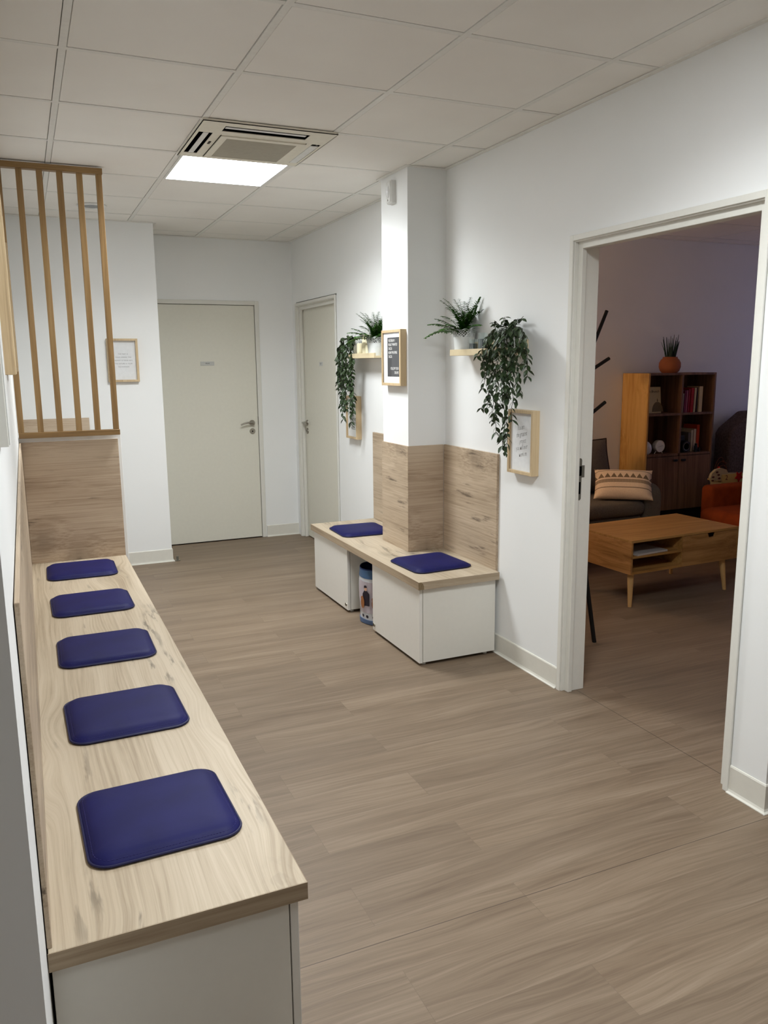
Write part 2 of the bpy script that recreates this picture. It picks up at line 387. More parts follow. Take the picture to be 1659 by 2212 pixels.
# angle trims along the ceiling's edge
tr = 1
for b in ((XR-.022, XR, 1.8, 4.12, H-.004, H+.001), (1.955, 1.977, 4.10, 4.49, H-.004, H+.001), (1.977, XR-.022, 4.099, 4.121, H-.004, H+.001), (XR-.022, XR, 4.47, YF, H-.004, H+.001), (.975, XR-.022, YF-.022, YF, H-.004, H+.001), (XL, .975, YB-.022, YB, H-.004, H+.001), (.975, .997, YB, YF-.022, H-.004, H+.001), (2.34, 7.2, 5.651, 5.673, H-.004, H+.001)):
    struct('trim_%d' % tr, MB().box(*b), TEE); tr += 1

# skirting: cove profile with a toe on the floor
def skirt(name, p0, p1, n, ends=(0, 0)):
    """from p0 to p1 (2-D) with the room on the side of n"""
    p0, p1, n = Vector(p0), Vector(p1), Vector(n).normalized(); d = (p1-p0).normalized()
    prof = [(0, 0), (.018, 0), (.018, .003), (.009, .006), (.0065, .014), (.006, .098), (.0035, .103), (0, .104)]
    m = MB()
    A = [p0+n*a+d*(-ends[0]*a) for a, z in prof]; B = [p1+n*a+d*(ends[1]*a) for a, z in prof]
    m.rings([[(q.x, q.y, pz[1]) for q, pz in zip(A, prof)], [(q.x, q.y, pz[1]) for q, pz in zip(B, prof)]])
    return struct(name, m, SKIRT)
skirt('baseboard_right', (XR, 2.985), (XR, 3.56), (-1, 0))
skirt('baseboard_right_near', (XR, 1.795), (XR, 1.946), (-1, 0), (1, 0))
skirt('baseboard_right_front', (XR, 1.795), (4.2, 1.795), (0, -1), (1, 0))
skirt('baseboard_far', (1.915, YF), (XR, YF), (0, -1))
skirt('baseboard_left_far', (.483, YB), (.975, YB), (0, -1), (0, 1))
skirt('baseboard_left_return', (.975, YB), (.975, YF), (1, 0), (1, 0))
skirt('baseboard_side_room', (2.4, 5.673), (7.2, 5.673), (0, -1))
skirt('baseboard_right_far', (XR, 5.17), (XR, 5.835), (-1, 0))

# doorway without its door leaf: a stepped frame and the lock plate
d3 = thing('door_3', 'open doorway with a stepped cream frame into the dim side room', 'doorway', (XR, 2.46, 0), kind='structure')
def doorframe(Y0, Y1, Z, X):
    """Y0 near, Y1 far edge of the clear opening, Z its height, X the wall's face"""
    m = MB()
    for x0, x1, i0, i1 in ((X-.012, X-.004, -.032, -.008), (X-.004, X+.015, -.028, -.003), (X+.015, X+.038, -.028, .025), (X+.038, X+WT+.012, -.028, .015)):
        m.box(x0, x1, Y1-i1, Y1-i0, 0, Z-i0, .0015, 1); m.box(x0, x1, Y0+i0, Y0+i1, 0, Z-i0, .0015, 1)
        m.box(x0, x1, Y0+i1-.001, Y1-i1+.001, Z-i1, Z-i0, .0015, 1)
    return m
part(d3, 'door_frame', doorframe(1.976, 2.946, 2.035, XR), DFRAME)
sp = part(d3, 'strike_plate', MB().prism([(XR+.047+.011*math.cos(R(t)), 1.012+.011*math.sin(R(t))+(.085 if t < 180 else -.085)) for t in range(0, 360, 20)], 'Y', 2.9300, 2.933).box(XR+.056, XR+.073, 2.9300, 2.933, 1.02, 1.075), DSTEEL)
part(sp, 'latch_hole', MB().box(XR+.040, XR+.056, 2.9296, 2.9302, 1.028, 1.072).box(XR+.041, XR+.053, 2.9296, 2.9302, .945, 1.0), VOID)

# closed doors
def lever(root, p, n, t):
    """handle, rose and lock on a leaf: p rose centre, n out of the leaf, t lever direction"""
    p, n, t = Vector(p), Vector(n), Vector(t); z = Vector((0, 0, 1))
    def disc(c, r): return MB().cyl(c, c+n*.007, r, r*.93, 28)
    h = part(root, 'handle', disc(p, .026).cyl(p+n*.004, p+n*.045, .0105, n=16)
             .tube([p+n*.045-t*.004, p+n*.047+t*.02+z*.004, p+n*.047+t*.05+z*.006, p+n*.045+t*.085-z*.002, p+n*.042+t*.112-z*.014], .0085, 10, .0065), STEEL, True)
    q = p-z*.073
    k = part(root, 'lock', disc(q, .026), STEEL, True)
    part(k, 'keyhole', MB().cyl(q+n*.0068, q+n*.0076, .006, n=14), VOID)
d1 = thing('door_1', 'flush cream door at the far end with lever handle and small sign', 'door', (1.40, YF, 0), kind='structure')
part(d1, 'leaf', MB().box(.942, 1.868, YF+.002, YF+.042, .008, 2.034, .0015, 1), DOOR)
part(d1, 'door_frame', MB().box(1.872, 1.908, YF-.010, YF+.05, 0, 2.072, .002, 1).box(.940, 1.872, YF-.010, YF+.05, 2.038, 2.072, .002, 1).box(.93, .941, YF, YF+.05, 0, 2.04), DFRAME)
part(d1, 'threshold_gap', MB().box(.942, 1.868, YF+.006, YF+.04, 0.0005, .008).box(1.868, 1.872, YF+.03, YF+.05, 0, 2.036).box(.942, 1.868, YF+.03, YF+.05, 2.034, 2.038), VOID)
part(d1, 'latch', MB().box(1.8665, 1.8735, YF+.0005, YF+.02, 1.015, 1.085), DSTEEL)
lever(d1, (1.815, YF+.002, 1.033), (0, -1, 0), (-1, 0, 0))
sg = part(d1, 'door_sign', MB().box(1.388, 1.505, YF-.003, YF+.002, 1.532, 1.566, .001, 1), plain('sign_grey', (196, 197, 193), .4, .4))
lettering(sg, 'lettering', 'PRIV\u00c9', INK, .015, 1.447-1.40, -.0035, 1.549)
d2 = thing('door_2', 'narrow looking cream door set back in the right wall', 'door', (XR, 6.36, 0), kind='structure')
part(d2, 'leaf', MB().box(XR+.046, XR+.086, 5.905, 6.822, .008, 2.018, .0015, 1), DOOR)
part(d2, 'door_frame', doorframe(5.898, 6.828, 2.02, XR), DFRAME)
lever(d2, (XR+.046, 6.765, 1.03), (-1, 0, 0), (0, -1, 0))
s2 = part(d2, 'door_sign', MB().box(XR+.042, XR+.046, 6.33, 6.41, 1.52, 1.553, .001, 1), plain('sign_pale', (205, 206, 203), .4, .4))
part(s2, 'lettering', MB().box(XR+.0415, XR+.0421, 6.35, 6.39, 1.539, 1.545).box(XR+.0415, XR+.0421, 6.355, 6.385, 1.529, 1.534), INKG)
# door stop by the left block's corner
ds = thing('door_stop', 'tiny metal door stop on the floor beside the far left skirting corner', 'door stop', (1.015, 6.39, 0))
part(ds, 'base', MB().cyl((1.015, 6.39, 0), (1.015, 6.39, .006), .02, n=20), STEEL, True)
part(ds, 'post', MB().cyl((1.015, 6.39, .006), (1.015, 6.39, .036), .009, n=16), DSTEEL, True)

# ------------------------------------------------------------------ ceiling fittings
def light_panel(y, label, watts):
    t = thing('ceiling_light', label, 'ceiling light', (LX, y, H), group='square ceiling light panels')
    a, b = GXP/2-.013, GYP/2-.013
    f = MB()
    for q in ((LX-a, LX+a, y-b, y-b+.012), (LX-a, LX+a, y+b-.012, y+b), (LX-a, LX-a+.012, y-b+.012, y+b-.012), (LX+a-.012, LX+a, y-b+.012, y+b-.012)):
        f.box(q[0], q[1], q[2], q[3], H-.004, H+.03)
    part(t, 'frame', f, PLAST)
    part(t, 'diffuser', MB().box(LX-a+.012, LX+a-.012, y-b+.012, y+b-.012, H-.001, H+.01), DIFFUSER if watts > 8 else DIFFUSER_FILL)
    ld = bpy.data.lights.new('panel_lamp', 'AREA'); ld.shape = 'RECTANGLE'; ld.size = 2*a-.03; ld.size_y = 2*b-.03; ld.energy = watts; ld.color = PANEL_C; ld.spread = R(150)
    lo = link(bpy.data.objects.new('panel_lamp', ld)); lo.parent = t; lo.location = (0, 0, -.003)
light_panel(LY, 'glowing square light panel in the ceiling beside the air conditioner', PANEL_W)
light_panel(L2Y, 'square light panel in the ceiling above the near end of the long bench', PANEL_W2)
light_panel(FILL_Y, 'added dim square fill panel in the ceiling past the near end of the corridor', FILL_W)  # unseen panel added as weak fill for the ends facing the camera
def ac():
    x0, x1, y0, y1, z = .795, 1.411, 3.668, 4.302, H-.011
    t = thing('air_conditioner', 'square cream air conditioner with open louvres set in the ceiling', 'air conditioner', ((x0+x1)/2, (y0+y1)/2, H))
    sl = [(.905, 1.297, 3.722, 3.806), (.812, .876, 3.845, 4.228), (1.352, 1.408-.012, 3.862, 4.238)]
    # faceplate with three real slots: strips around them
    m = MB(); gx = sorted({x0, x1, *[v for s in sl for v in s[:2]]}); gy = sorted({y0, y1, *[v for s in sl for v in s[2:]]})
    for a, b in zip(gx, gx[1:]):
        for c, d in zip(gy, gy[1:]):
            mx, my = (a+b)/2, (c+d)/2
            if any(s[0] < mx < s[1] and s[2] < my < s[3] for s in sl): continue
            m.box(a, b, c, d, z, z+.003)
    bmesh.ops.remove_doubles(m.bm, verts=m.bm.verts[:], dist=1e-5)
    m.box(x0+.002, x1-.002, y0, y0+.003, z, z+.011).box(x0+.002, x1-.002, y1-.003, y1, z, z+.011).box(x0, x0+.003, y0, y1, z, z+.011).box(x1-.003, x1, y0, y1, z, z+.011)
    part(t, 'faceplate', m, ACW)
    for i, s in enumerate(sl):
        a, b, c, d = s; q = MB()
        q.box(a, b, c, d, z+.062, z+.066); q.box(a-.002, a, c, d, z+.003, z+.066); q.box(b, b+.002, c, d, z+.003, z+.066); q.box(a, b, c-.002, c, z+.003, z+.066); q.box(a, b, d, d+.002, z+.003, z+.066)
        so = part(t, 'slot', q, VOID)
        lv = MB()
        if i == 0: lv.box(a+.008, b-.010, c+.030, c+.052, z+.004, z+.007, .001, 1)
        elif i == 1: lv.box(a+.022, a+.046, c+.006, d-.008, z-.001, z+.003, .001, 1)
        else: lv.box(a+.002, b-.004, c+.032, d-.002, z-.001, z+.003, .001, 1)
        part(so, 'louvre', lv, PLAST)
    part(t, 'grille', MB().box(.950, 1.286, 3.898, 4.240, z-.004, z), ACG)
    gf = MB()
    for q in ((.918, 1.320, 3.866, 3.898), (.918, 1.320, 4.240, 4.266), (.918, .950, 3.898, 4.240), (1.286, 1.320, 3.898, 4.240)): gf.box(*q, z-.005, z)
    part(t, 'grille_frame', gf, ACW)
    for a in (.914, 1.320): part(t, 'seam', MB().box(a, a+.004, 3.862, 4.27, z-.0015, z), GAP)
    part(t, 'sensor', MB().box(.886, .897, 3.985, 4.03, z-.002, z), GAP)
    part(t, 'latch', MB().prism([(1.098, 4.258), (1.112, 4.258), (1.112, 4.29), (1.108, 4.29), (1.108, 4.262), (1.098, 4.262)], 'Z', z-.002, z), GAP)
ac()
sd = thing('ceiling_speaker', 'small round grey centred speaker flush in the ceiling behind the slat screen', 'ceiling speaker', (.508, 5.86, H))
part(sd, 'ring', MB().lathe([(.094, 0), (.094, -.006), (.086, -.010), (.062, -.008), (.060, 0)], (.508, 5.86, H+.001), 40), PLAST, True)
part(sd, 'grille', MB().lathe([(0, -.006), (.06, -.006), (.06, 0)], (.508, 5.86, H+.001), 40), plain('speaker_grey', (160, 163, 166), .8, .1), True)
def pir():
    t = thing('motion_sensor', 'white motion sensor high on the column under the ceiling', 'motion sensor', (1.977, 4.30, 2.47))
    m = MB()
    m.rings([[(1.977, 4.30+a, 2.472+b) for a, b in rrect(.032, .062, .008)], [(1.952, 4.30+a, 2.472+b) for a, b in rrect(.032, .062, .008)], [(1.942, 4.30+a, 2.472+b) for a, b in rrect(.024, .054, .008)]])
    part(t, 'body', m, PLAST, True)
    part(t, 'lens', MB().ball((1.946, 4.30, 2.475), .016, .021, .036, 20), plain('sensor_lens', (232, 234, 236), .2, .5), True)
    part(t, 'indicator', MB().box(1.9405, 1.943, 4.2975, 4.3025, 2.424, 2.434), DSTEEL)
pir()

# ------------------------------------------------------------------ benches
ZT, ZB = .455, .415
def slab(name, x0, x1, y0, y1, mat, ex, ey, label):
    t = thing(name, label, 'bench', ((x0+x1)/2, (y0+y1)/2, ZB))
    part(t, 'board', MB().box(x0+.0012, x1-.0012, y0+.0012, y1-.0012, ZB, ZT, .0008, 1), mat)
    e = MB().box(x0, x1, y0, y0+.0012, ZB, ZT-.0006)
    part(t, 'edge_band', e, ex)
    f = MB().box(*((x1-.0012, x1) if x0 < 1 else (x0, x0+.0012)), y0+.0012, y1, ZB, ZT-.0006)
    part(t, 'edge_band', f, ey)
    return t
slab('bench_worktop', XL+.002, .465, 1.472, YP-.001, BTOP, BEDGE, BEDGEY, 'long pale oak bench top carrying five navy cushions along the left wall')
rt = slab('bench_worktop', 1.728, 2.2, 3.489, 5.163, BTOP2, wood('bench_end_oak', (150, 132, 108), (164, 148, 126), (180, 164, 142), 'X', 60, .03, .5, (2.2, 6.0), (80, 70, 60), .6, .5, .3, 1.7), BEDGEY, 'short pale oak bench top wrapped round the column with a chipped corner')
part(rt, 'chipped_corner', MB().prism([(1.7275, ZB), (1.7275, ZT-.001), (1.742, ZT-.001), (1.752, ZT-.010), (1.757, ZT-.022), (1.758, ZB)], 'Y', 3.4882, 3.4905), plain('bare_chipboard', (158, 138, 108), .95, .05, vary=.4, scale=420, bump=.5))
def cabinet(x0, x1, y0, y1, front, label, lockpos=None):
    """front: +1 the doors face +X, -1 they face -X"""
    t = thing('bench_cabinet', label, 'cabinet', ((x0+x1)/2, (y0+y1)/2, 0))
    b = MB()
    fx0, fx1 = (x0, x1-.021) if front > 0 else (x0+.021, x1)
    part(t, 'body', b.box(fx0, fx1, y0, y1, .018, ZB-.0005, .001, 1), LAM)
    n = max(1, round((y1-y0)/.62)); w = (y1-y0)/n
    for i in range(n):
        a, c = y0+w*i+(.001 if i else 0), y0+w*(i+1)-(.001 if i < n-1 else 0)
        d = part(t, 'door', MB().box(*((x1-.018, x1) if front > 0 else (x0, x0+.018)), a, c, .016, ZB-.003, .0012, 1), LAMG)
        if lockpos:
            p = Vector((x0, lockpos[0], lockpos[1]))
            k = part(d, 'lock', MB().cyl(p, p-Vector((.006, 0, 0)), .0115, .0105, 20), STEEL, True)
            part(k, 'keyhole', MB().box(p.x-.0068, p.x-.0058, p.y-.0015, p.y+.0015, p.z-.006, p.z+.006), VOID)
    for (fx, fy) in ((x0+.04, y0+.035), (x1-.04, y0+.035), (x0+.04, y1-.035), (x1-.04, y1-.035)):
        part(t, 'foot', MB().cyl((fx, fy, 0), (fx, fy, .006), .012, .010, 16).cyl((fx, fy, .006), (fx, fy, .018), .005, n=12), PLAST, True)
cabinet(XL+.006, .452, 1.502, YP-.002, 1, 'long white cabinet carrying the left bench with a shaded near end')
cabinet(1.744, 2.192, 3.514, 4.122, -1, 'white cabinet under the near half of the short bench beside the doorway', (4.098, .05))
cabinet(1.744, 2.192, 4.518, 5.138, -1, 'white cabinet under the far half of the short bench beyond the bag', (4.545, .05))

# oak cladding boards
def board(b, mat, label, dark=None):
    solo('wall_panel', MB().box(*b, .001, 1), mat, label, 'wall panel', ((b[0]+b[1])/2, (b[2]+b[3])/2, b[4]), 'oak backrest panels')
board((XL+.002, -.037, 1.486, YP-.002, ZT, 1.133), BPANY, 'long oak backrest board seen edge-on along the left wall')
board((-.036, .465, YP-.015, YP, ZT, 1.131), BPANX, 'oak board on the low partition under the slat screen')
board((XL+.01, .428, YB-.015, YB, .46, 1.16), BPANX, 'oak board seen through the slat screen below the framed print')
board((2.2, 2.2148, 3.5305, 4.112, .415, 1.071), BPANY, 'oak board on the right wall behind the near cushion of the short bench')
board((1.969, 2.1995, 4.112, 4.1205, ZT, 1.071), BPANX, 'oak board on the column face towards the doorway')
board((1.9685, 1.9765, 4.1125, 4.478, ZT, 1.071), BPANY, 'oak board on the column side below the letter board print')
board((2.2, 2.2148, 4.4705, 5.163, ZT, 1.066), BPANY, 'oak board on the right wall beyond the column')

# slat screen
def screen():
    y0 = 4.73; t = thing('slat_screen', 'honey coloured wooden slat screen from the low partition to the ceiling', 'screen', (.21, y0, 1.157))
    part(t, 'rail', MB().box(XL+.004, .476, y0, y0+.042, 1.1565, 1.187, .0015, 1), SLATX)
    part(t, 'rail', MB().box(XL+.004, .476, y0, y0+.042, 2.536, 2.566, .0015, 1), SLATX)
    for i in range(6):
        x = -.030+.0975*i
        part(t, 'slat', MB().box(x-.015, x+.015, y0+.005, y0+.035, 1.187, 2.536, .0012, 1), SLAT)
screen()

# ------------------------------------------------------------------ cushions
def cushion():
    t = thing('seat_cushion', 'x', 'cushion', group='navy seat cushions'); a, b = .171, .171
    lv = [(.006, 0, .045), (.001, .002, .05), (0, .005, .05), (.001, .008, .05), (.006, .0105, .046), (.012, .016, .043), (.020, .0205, .040), (.034, .0235, .036), (.06, .025, .03), (.11, .0258, .02)]
    m = MB(); m.rings([[(x, y, z) for x, y in rrect(a-i, b-i, max(.01, r-i*.35), 7)] for i, z, r in lv])
    part(t, 'cover', m, NAVY, True, True, 50)
    part(t, 'piping', MB().tube([(x, y, .0058) for x, y in rrect(a+.001, b+.001, .05, 7)], .0032, 8, closed=True), NAVYE, True, True)
    s = MB(); P = rrect(a-.0095, b-.0095, .043, 7)
    per = [Vector((p[0], p[1], 0)) for p in P]; n = len(per)
    for i in range(n):
        A, B = per[i], per[(i+1) % n]; L = (B-A).length; k = max(1, int(L/.007))
        for j in range(k):
            p, q = A.lerp(B, (j+.2)/k), A.lerp(B, (j+.75)/k); s.tube([p+Vector((0, 0, .0142)), q+Vector((0, 0, .0142))], .0007, 4)
    part(t, 'stitching', s, plain('navy_thread', (48, 46, 106), .6, .2), False, True)
    return t
cu0 = cushion(); first = True
for (x, y, rz, lab) in ((.214, 1.868, 1.5, 'navy blue square cushion nearest the camera on the long left bench'),
                        (.210, 2.507, 1.0, 'navy blue square cushion, second from the near end of the long left bench'),
                        (.210, 3.160, -.5, 'navy blue square cushion in the middle of five on the long left bench'),
                        (.208, 3.820, .5, 'navy blue square cushion, fourth from the near end of the long left bench'),
                        (.207, 4.490, -1, 'navy blue square cushion by the low partition at the long bench\u2019s far end'),
                        (1.955, 3.805, 3, 'navy blue square cushion on the short bench in front of the column'),
                        (1.950, 4.792, -2, 'navy blue square cushion on the short bench beyond the column')):
    c = cu0 if first else copy_tree(cu0); first = False
    c.location = (x, y, ZT); c.rotation_euler = (0, 0, R(rz)); c['label'] = lab

# ------------------------------------------------------------------ framed prints
def frame(w, h, dep, loc, rz, label, mat=FRM, rim=.016, inset=.026, group=None):
    """local: X width, Z up, front towards -Y; loc = middle of the back's lower edge on the wall"""
    t = thing('framed_print', label, 'picture frame', loc, R(rz), group)
    m = MB(); a = w/2
    m.box(-a, -a+rim, -dep, 0, 0, h, .0012, 1).box(a-rim, a, -dep, 0, 0, h, .0012, 1).box(-a+rim, a-rim, -dep, 0, 0, rim, .0012, 1).box(-a+rim, a-rim, -dep, 0, h-rim, h, .0012, 1)
    part(t, 'frame', m, mat, local=True)
    p = part(t, 'print', MB().box(-a+rim, a-rim, -dep+inset, -dep+inset+.003, rim, h-rim), PAPER, local=True)
    part(t, 'glass', MB().box(-a+rim, a-rim, -dep+.003, -dep+.0045, rim, h-rim), GLASS, local=True)
    return t, p, -dep+inset-.0006
# letter board print on the column
t, p, y = frame(.262, .315, .038, (1.977, 4.273, 1.409), -90, 'pale wood frame with a dark letter board print on the white column', inset=.0085)
bd = part(p, 'letter_board', MB().box(-.060, .098, y-.0004, y+.0004, .052, .272), LBOARD, local=True)
for i, s in enumerate(('YESTERDAY I', 'REALLY WANTED', 'TACOS', "NOW I'M EATING", 'TACOS')):
    lettering(p, 'lettering', s, LWHITE, .0215, -.046, y-.0008, .254-.0225*i, 'LEFT', .70)
for i, s in enumerate(('FOLLOW YOUR', 'DREAMS')):
    lettering(p, 'lettering', s, LWHITE, .0215, .092, y-.0008, .097-.0235*i, 'RIGHT', .70)
# handwriting print below the trailing plant beside the doorway
t, p, y = frame(.216, .311, .040, (XR, 3.290, .998), -90, 'pale wood frame with slanted handwriting beside the doorway', inset=.012)
for i, (s, x) in enumerate((('You are', -.006), ('the greatest', .002), ('project', .012), ('you will ever', .004), ('work on.', .016))):
    lettering(p, 'lettering', s, INK, .036, x-.004, y, .226-.032*i, 'CENTER', .58, .5, .0002, .92, -.0013, 11)
# coffee print by door 2
t, p, y = frame(.212, .311, .040, (XR, 5.503, .994), -90, 'pale wood frame about coffee under the far trailing plant', inset=.012)
for i, s in enumerate(('LIFE', 'HAPPENS', 'COFFEE', 'HELPS.')):
    lettering(p, 'lettering', s, INK, .036, .012, y, .172-.031*i, 'CENTER', .78)
# print on the left far wall
t, p, y = frame(.222, .318, .034, (.697, YB, 1.418), 0, 'thin wood frame with faint grey text on the wall behind the slat screen')
for i, s in enumerate(('THE PAST IS', 'YOUR LESSON. THE', 'PRESENT IS YOUR GIFT.', 'THE FUTURE IS YOUR', 'MOTIVATION')):
    lettering(p, 'lettering', s, INKG, .0115, .004, y, .205-.0235*i, 'CENTER', 1.0, 0, .0002, 1.15)
# frames hanging on the left wall, seen edge-on
frame(.32, .42, .0355, (XL, 2.26, 1.517), 90, 'deep pale wood frame seen edge-on on the left wall at the picture\u2019s border', group='frames along the left wall')
frame(.32, .42, .0365, (XL, 3.19, 1.519), 90, 'deep pale wood frame just peeking out behind the nearer one on the left wall', group='frames along the left wall')
nb = thing('notice_board', 'slim white board on the left wall with a shaded near edge', 'notice board', (XL, 1.56, 1.402))
part(nb, 'panel', MB().box(XL, -.030, 1.50, 1.66, 1.402, 1.86, .001, 1), LAM)
part(nb, 'rim', MB().box(-.030, -.0285, 1.503, 1.657, 1.405, 1.857), PLAST)

# ------------------------------------------------------------------ ledges, plants, candles
def ledge(y0, y1, label):
    t = thing('picture_ledge', label, 'shelf', (XR, (y0+y1)/2, 1.57), group='birch picture ledges')
    part(t, 'base', MB().box(2.112, XR-.0002, y0, y1, 1.572, 1.586, .001, 1), LEDGE)
    part(t, 'lip', MB().box(2.098, 2.112, y0, y1, 1.572, 1.604, .001, 1), LEDGE)
    part(t, 'back', MB().box(2.203, XR-.0002, y0, y1, 1.586, 1.642, .001, 1), LEDGE)
ledge(3.29, 3.858, 'birch picture ledge with fern, jars and trailing plant next to the doorway')
ledge(4.885, 5.442, 'birch picture ledge with three candles beyond the column')
ZL = 1.5862
def pot_mb(c, r0, r1, h):
    m = MB(); m.lathe([(0, 0), (r0, 0), (r0+(r1-r0)*.72, h*.72), (r0+(r1-r0)*.72-.003, h*.72), (r0-.003, .01), (0, .01)], c, 36); return m
def lace_mb(c, r0, r1, h, seed):
    """perforated scalloped rim"""
    m = MB(); n = 44; z0 = h*.70; rr = random.Random(seed); rows = 6
    def P(i, j):
        a = 2*math.pi*i/n; q = j/rows; top = h*1.0+.008*abs(math.sin(a*4)); z = z0+(top-z0)*q; r = r0+(r1-r0)*(z/h)
        return Vector((c[0]+r*math.cos(a), c[1]+r*math.sin(a), c[2]+z))
    for i in range(n):
        for j in range(rows):
            A, B, C, D = P(i, j), P(i+1, j), P(i+1, j+1), P(i, j+1)
            if (i+j) % 2: m.tube([A, C], .0014, 5)
            else: m.tube([B, D], .0014, 5)
            if j == rows-1 or rr.random() < .35: m.tube([D, C], .0014, 5)
    return m
def leaf(m, p, d, up, L, w, bend=.25):
    d = d.normalized(); s = d.cross(up); s = s.normalized() if s.length > 1e-4 else d.orthogonal().normalized(); n = s.cross(d)
    st = [(0, .0), (.22, .72), (.48, 1.0), (.76, .62), (1, 0)]
    C = [p+d*(L*a)-n*(bend*L*a*a) for a, _ in st]; V = [m.bm.verts.new(C[0])]; rows = []
    for c, (a, q) in zip(C[1:-1], st[1:-1]):
        rows.append([m.bm.verts.new(c+s*(w/2*q)+n*w*.10*q), m.bm.verts.new(c), m.bm.verts.new(c-s*(w/2*q)+n*w*.10*q)])
    e = m.bm.verts.new(C[-1]); f = m.bm.faces.new
    f((V[0], rows[0][1], rows[0][0])); f((V[0], rows[0][2], rows[0][1]))
    for A, B in zip(rows, rows[1:]): f((A[0], A[1], B[1], B[0])); f((A[1], A[2], B[2], B[1]))
    f((rows[-1][0], rows[-1][1], e)); f((rows[-1][1], rows[-1][2], e))
def vine(name, label, c, strands, seed, topn=10, tops=.10):
    t = thing(name, label, 'plant', c); rr = random.Random(seed); c = Vector(c); h = .105
    pt = part(t, 'pot', pot_mb(c, .046, .060, h), POTW, True); part(pt, 'lace_rim', lace_mb(c, .046, .060, h, seed), POTW)
    part(t, 'soil', MB().cyl(c+Vector((0, 0, h*.66)), c+Vector((0, 0, h*.70)), .05, n=24), SOIL)
    sm, lm = MB(), MB(); top = c+Vector((0, 0, h*.75)); up = Vector((0, 0, 1))
    def leaves(pts, every, L0, first):
        dist, nxt, k = 0.0, first, 0
        for A, B in zip(pts, pts[1:]):
            L = (B-A).length; tg = (B-A).normalized()
            while nxt < dist+L:
                p = A.lerp(B, (nxt-dist)/L)
                a0 = rr.uniform(0, 6.28)
                for s in (0, 1):
                    a = a0+s*math.pi+rr.uniform(-.5, .5)
                    d = Vector((math.cos(a), math.sin(a), rr.uniform(-1.1, -.1)))+tg*.35
                    if d.x > .3 and p.x > XR-.05: d.x = -d.x
                    Lf = L0*rr.uniform(.7, 1.2)
                    if p.x+d.normalized().x*Lf > XR-.008: d.x = -abs(d.x)*.5
                    leaf(lm, p, d, up+Vector((rr.uniform(-.6, .6), rr.uniform(-.6, .6), 0)), Lf, Lf*rr.uniform(.46, .58), rr.uniform(.1, .4))
                nxt += every*rr.uniform(.7, 1.3); k += 1
            dist += L
    for (dy, dx, z1) in strands:
        e = Vector((c.x+dx, c.y+dy, z1)); a = math.atan2(dy, dx)
        edge = top+Vector((dx*.55, dy*.55, .03)); over = Vector((c.x+dx*.95, c.y+dy*.85, top.z-.01))
        pts = [top+Vector((rr.uniform(-.02, .02), rr.uniform(-.02, .02), 0)), top.lerp(edge, .55)+Vector((0, 0, .018)), edge, over]
        n = max(2, int((over.z-z1)/.05))
        for i in range(1, n+1):
            q = over.lerp(e, i/n); pts.append(q+Vector((rr.uniform(-.008, .006), rr.uniform(-.012, .012), 0)))
        sm.tube(pts, .0014, 5); leaves(pts, .0245, .038, .03)
        for i in range(4, len(pts)-1):          # short side shoots
            if rr.random() < .45:
                b = pts[i]; s = Vector((rr.uniform(-.03, .0), rr.choice((-1, 1))*rr.uniform(.02, .045), rr.uniform(-.05, -.01)))
                q = [b, b+s*.5+Vector((0, 0, .008)), b+s]; sm.tube(q, .001, 5); leaves(q, .018, .033, .012)
    for i in range(topn):                        # crown of short shoots
        a = rr.uniform(0, 6.28); r = rr.uniform(.02, tops*.75); q = [top, top+Vector((r*.5*math.cos(a)-.01, r*.6*math.sin(a), .045)), top+Vector((min(r*math.cos(a), .045)-.01, r*1.1*math.sin(a), rr.uniform(.02, .085)))]
        sm.tube(q, .0013, 5); leaves(q, .017, .036, .02)
    part(t, 'stems', sm, STEM); part(t, 'leaves', lm, LEAF)
vine('trailing_plant', 'artificial trailing plant hanging over the ledge beside the doorway', (2.150, 3.365, ZL),
     [(.14, -.055, 1.47), (.105, -.065, 1.40), (.06, -.072, 1.29), (.015, -.075, 1.25), (-.03, -.08, 1.19), (-.085, -.072, 1.13), (-.115, -.075, 1.11), (-.14, -.065, 1.26), (-.19, -.06, 1.39), (-.245, -.05, 1.465), (-.21, -.04, 1.54), (.17, -.04, 1.57), (-.06, -.09, 1.30), (-.10, -.085, 1.36), (.03, -.085, 1.42), (-.15, -.07, 1.47)], 11, 14, .13)
vine('trailing_plant', 'artificial trailing plant hanging over the ledge beyond the column', (2.150, 5.385, ZL),
     [(.23, -.03, 1.56), (.17, -.05, 1.47), (.11, -.06, 1.33), (.06, -.065, 1.22), (.02, -.07, 1.13), (-.03, -.07, 1.19), (-.10, -.06, 1.11), (-.12, -.055, 1.16), (-.13, -.055, 1.28), (.12, -.06, 1.42), (.04, -.07, 1.38), (-.06, -.07, 1.36)], 23, 10, .11)
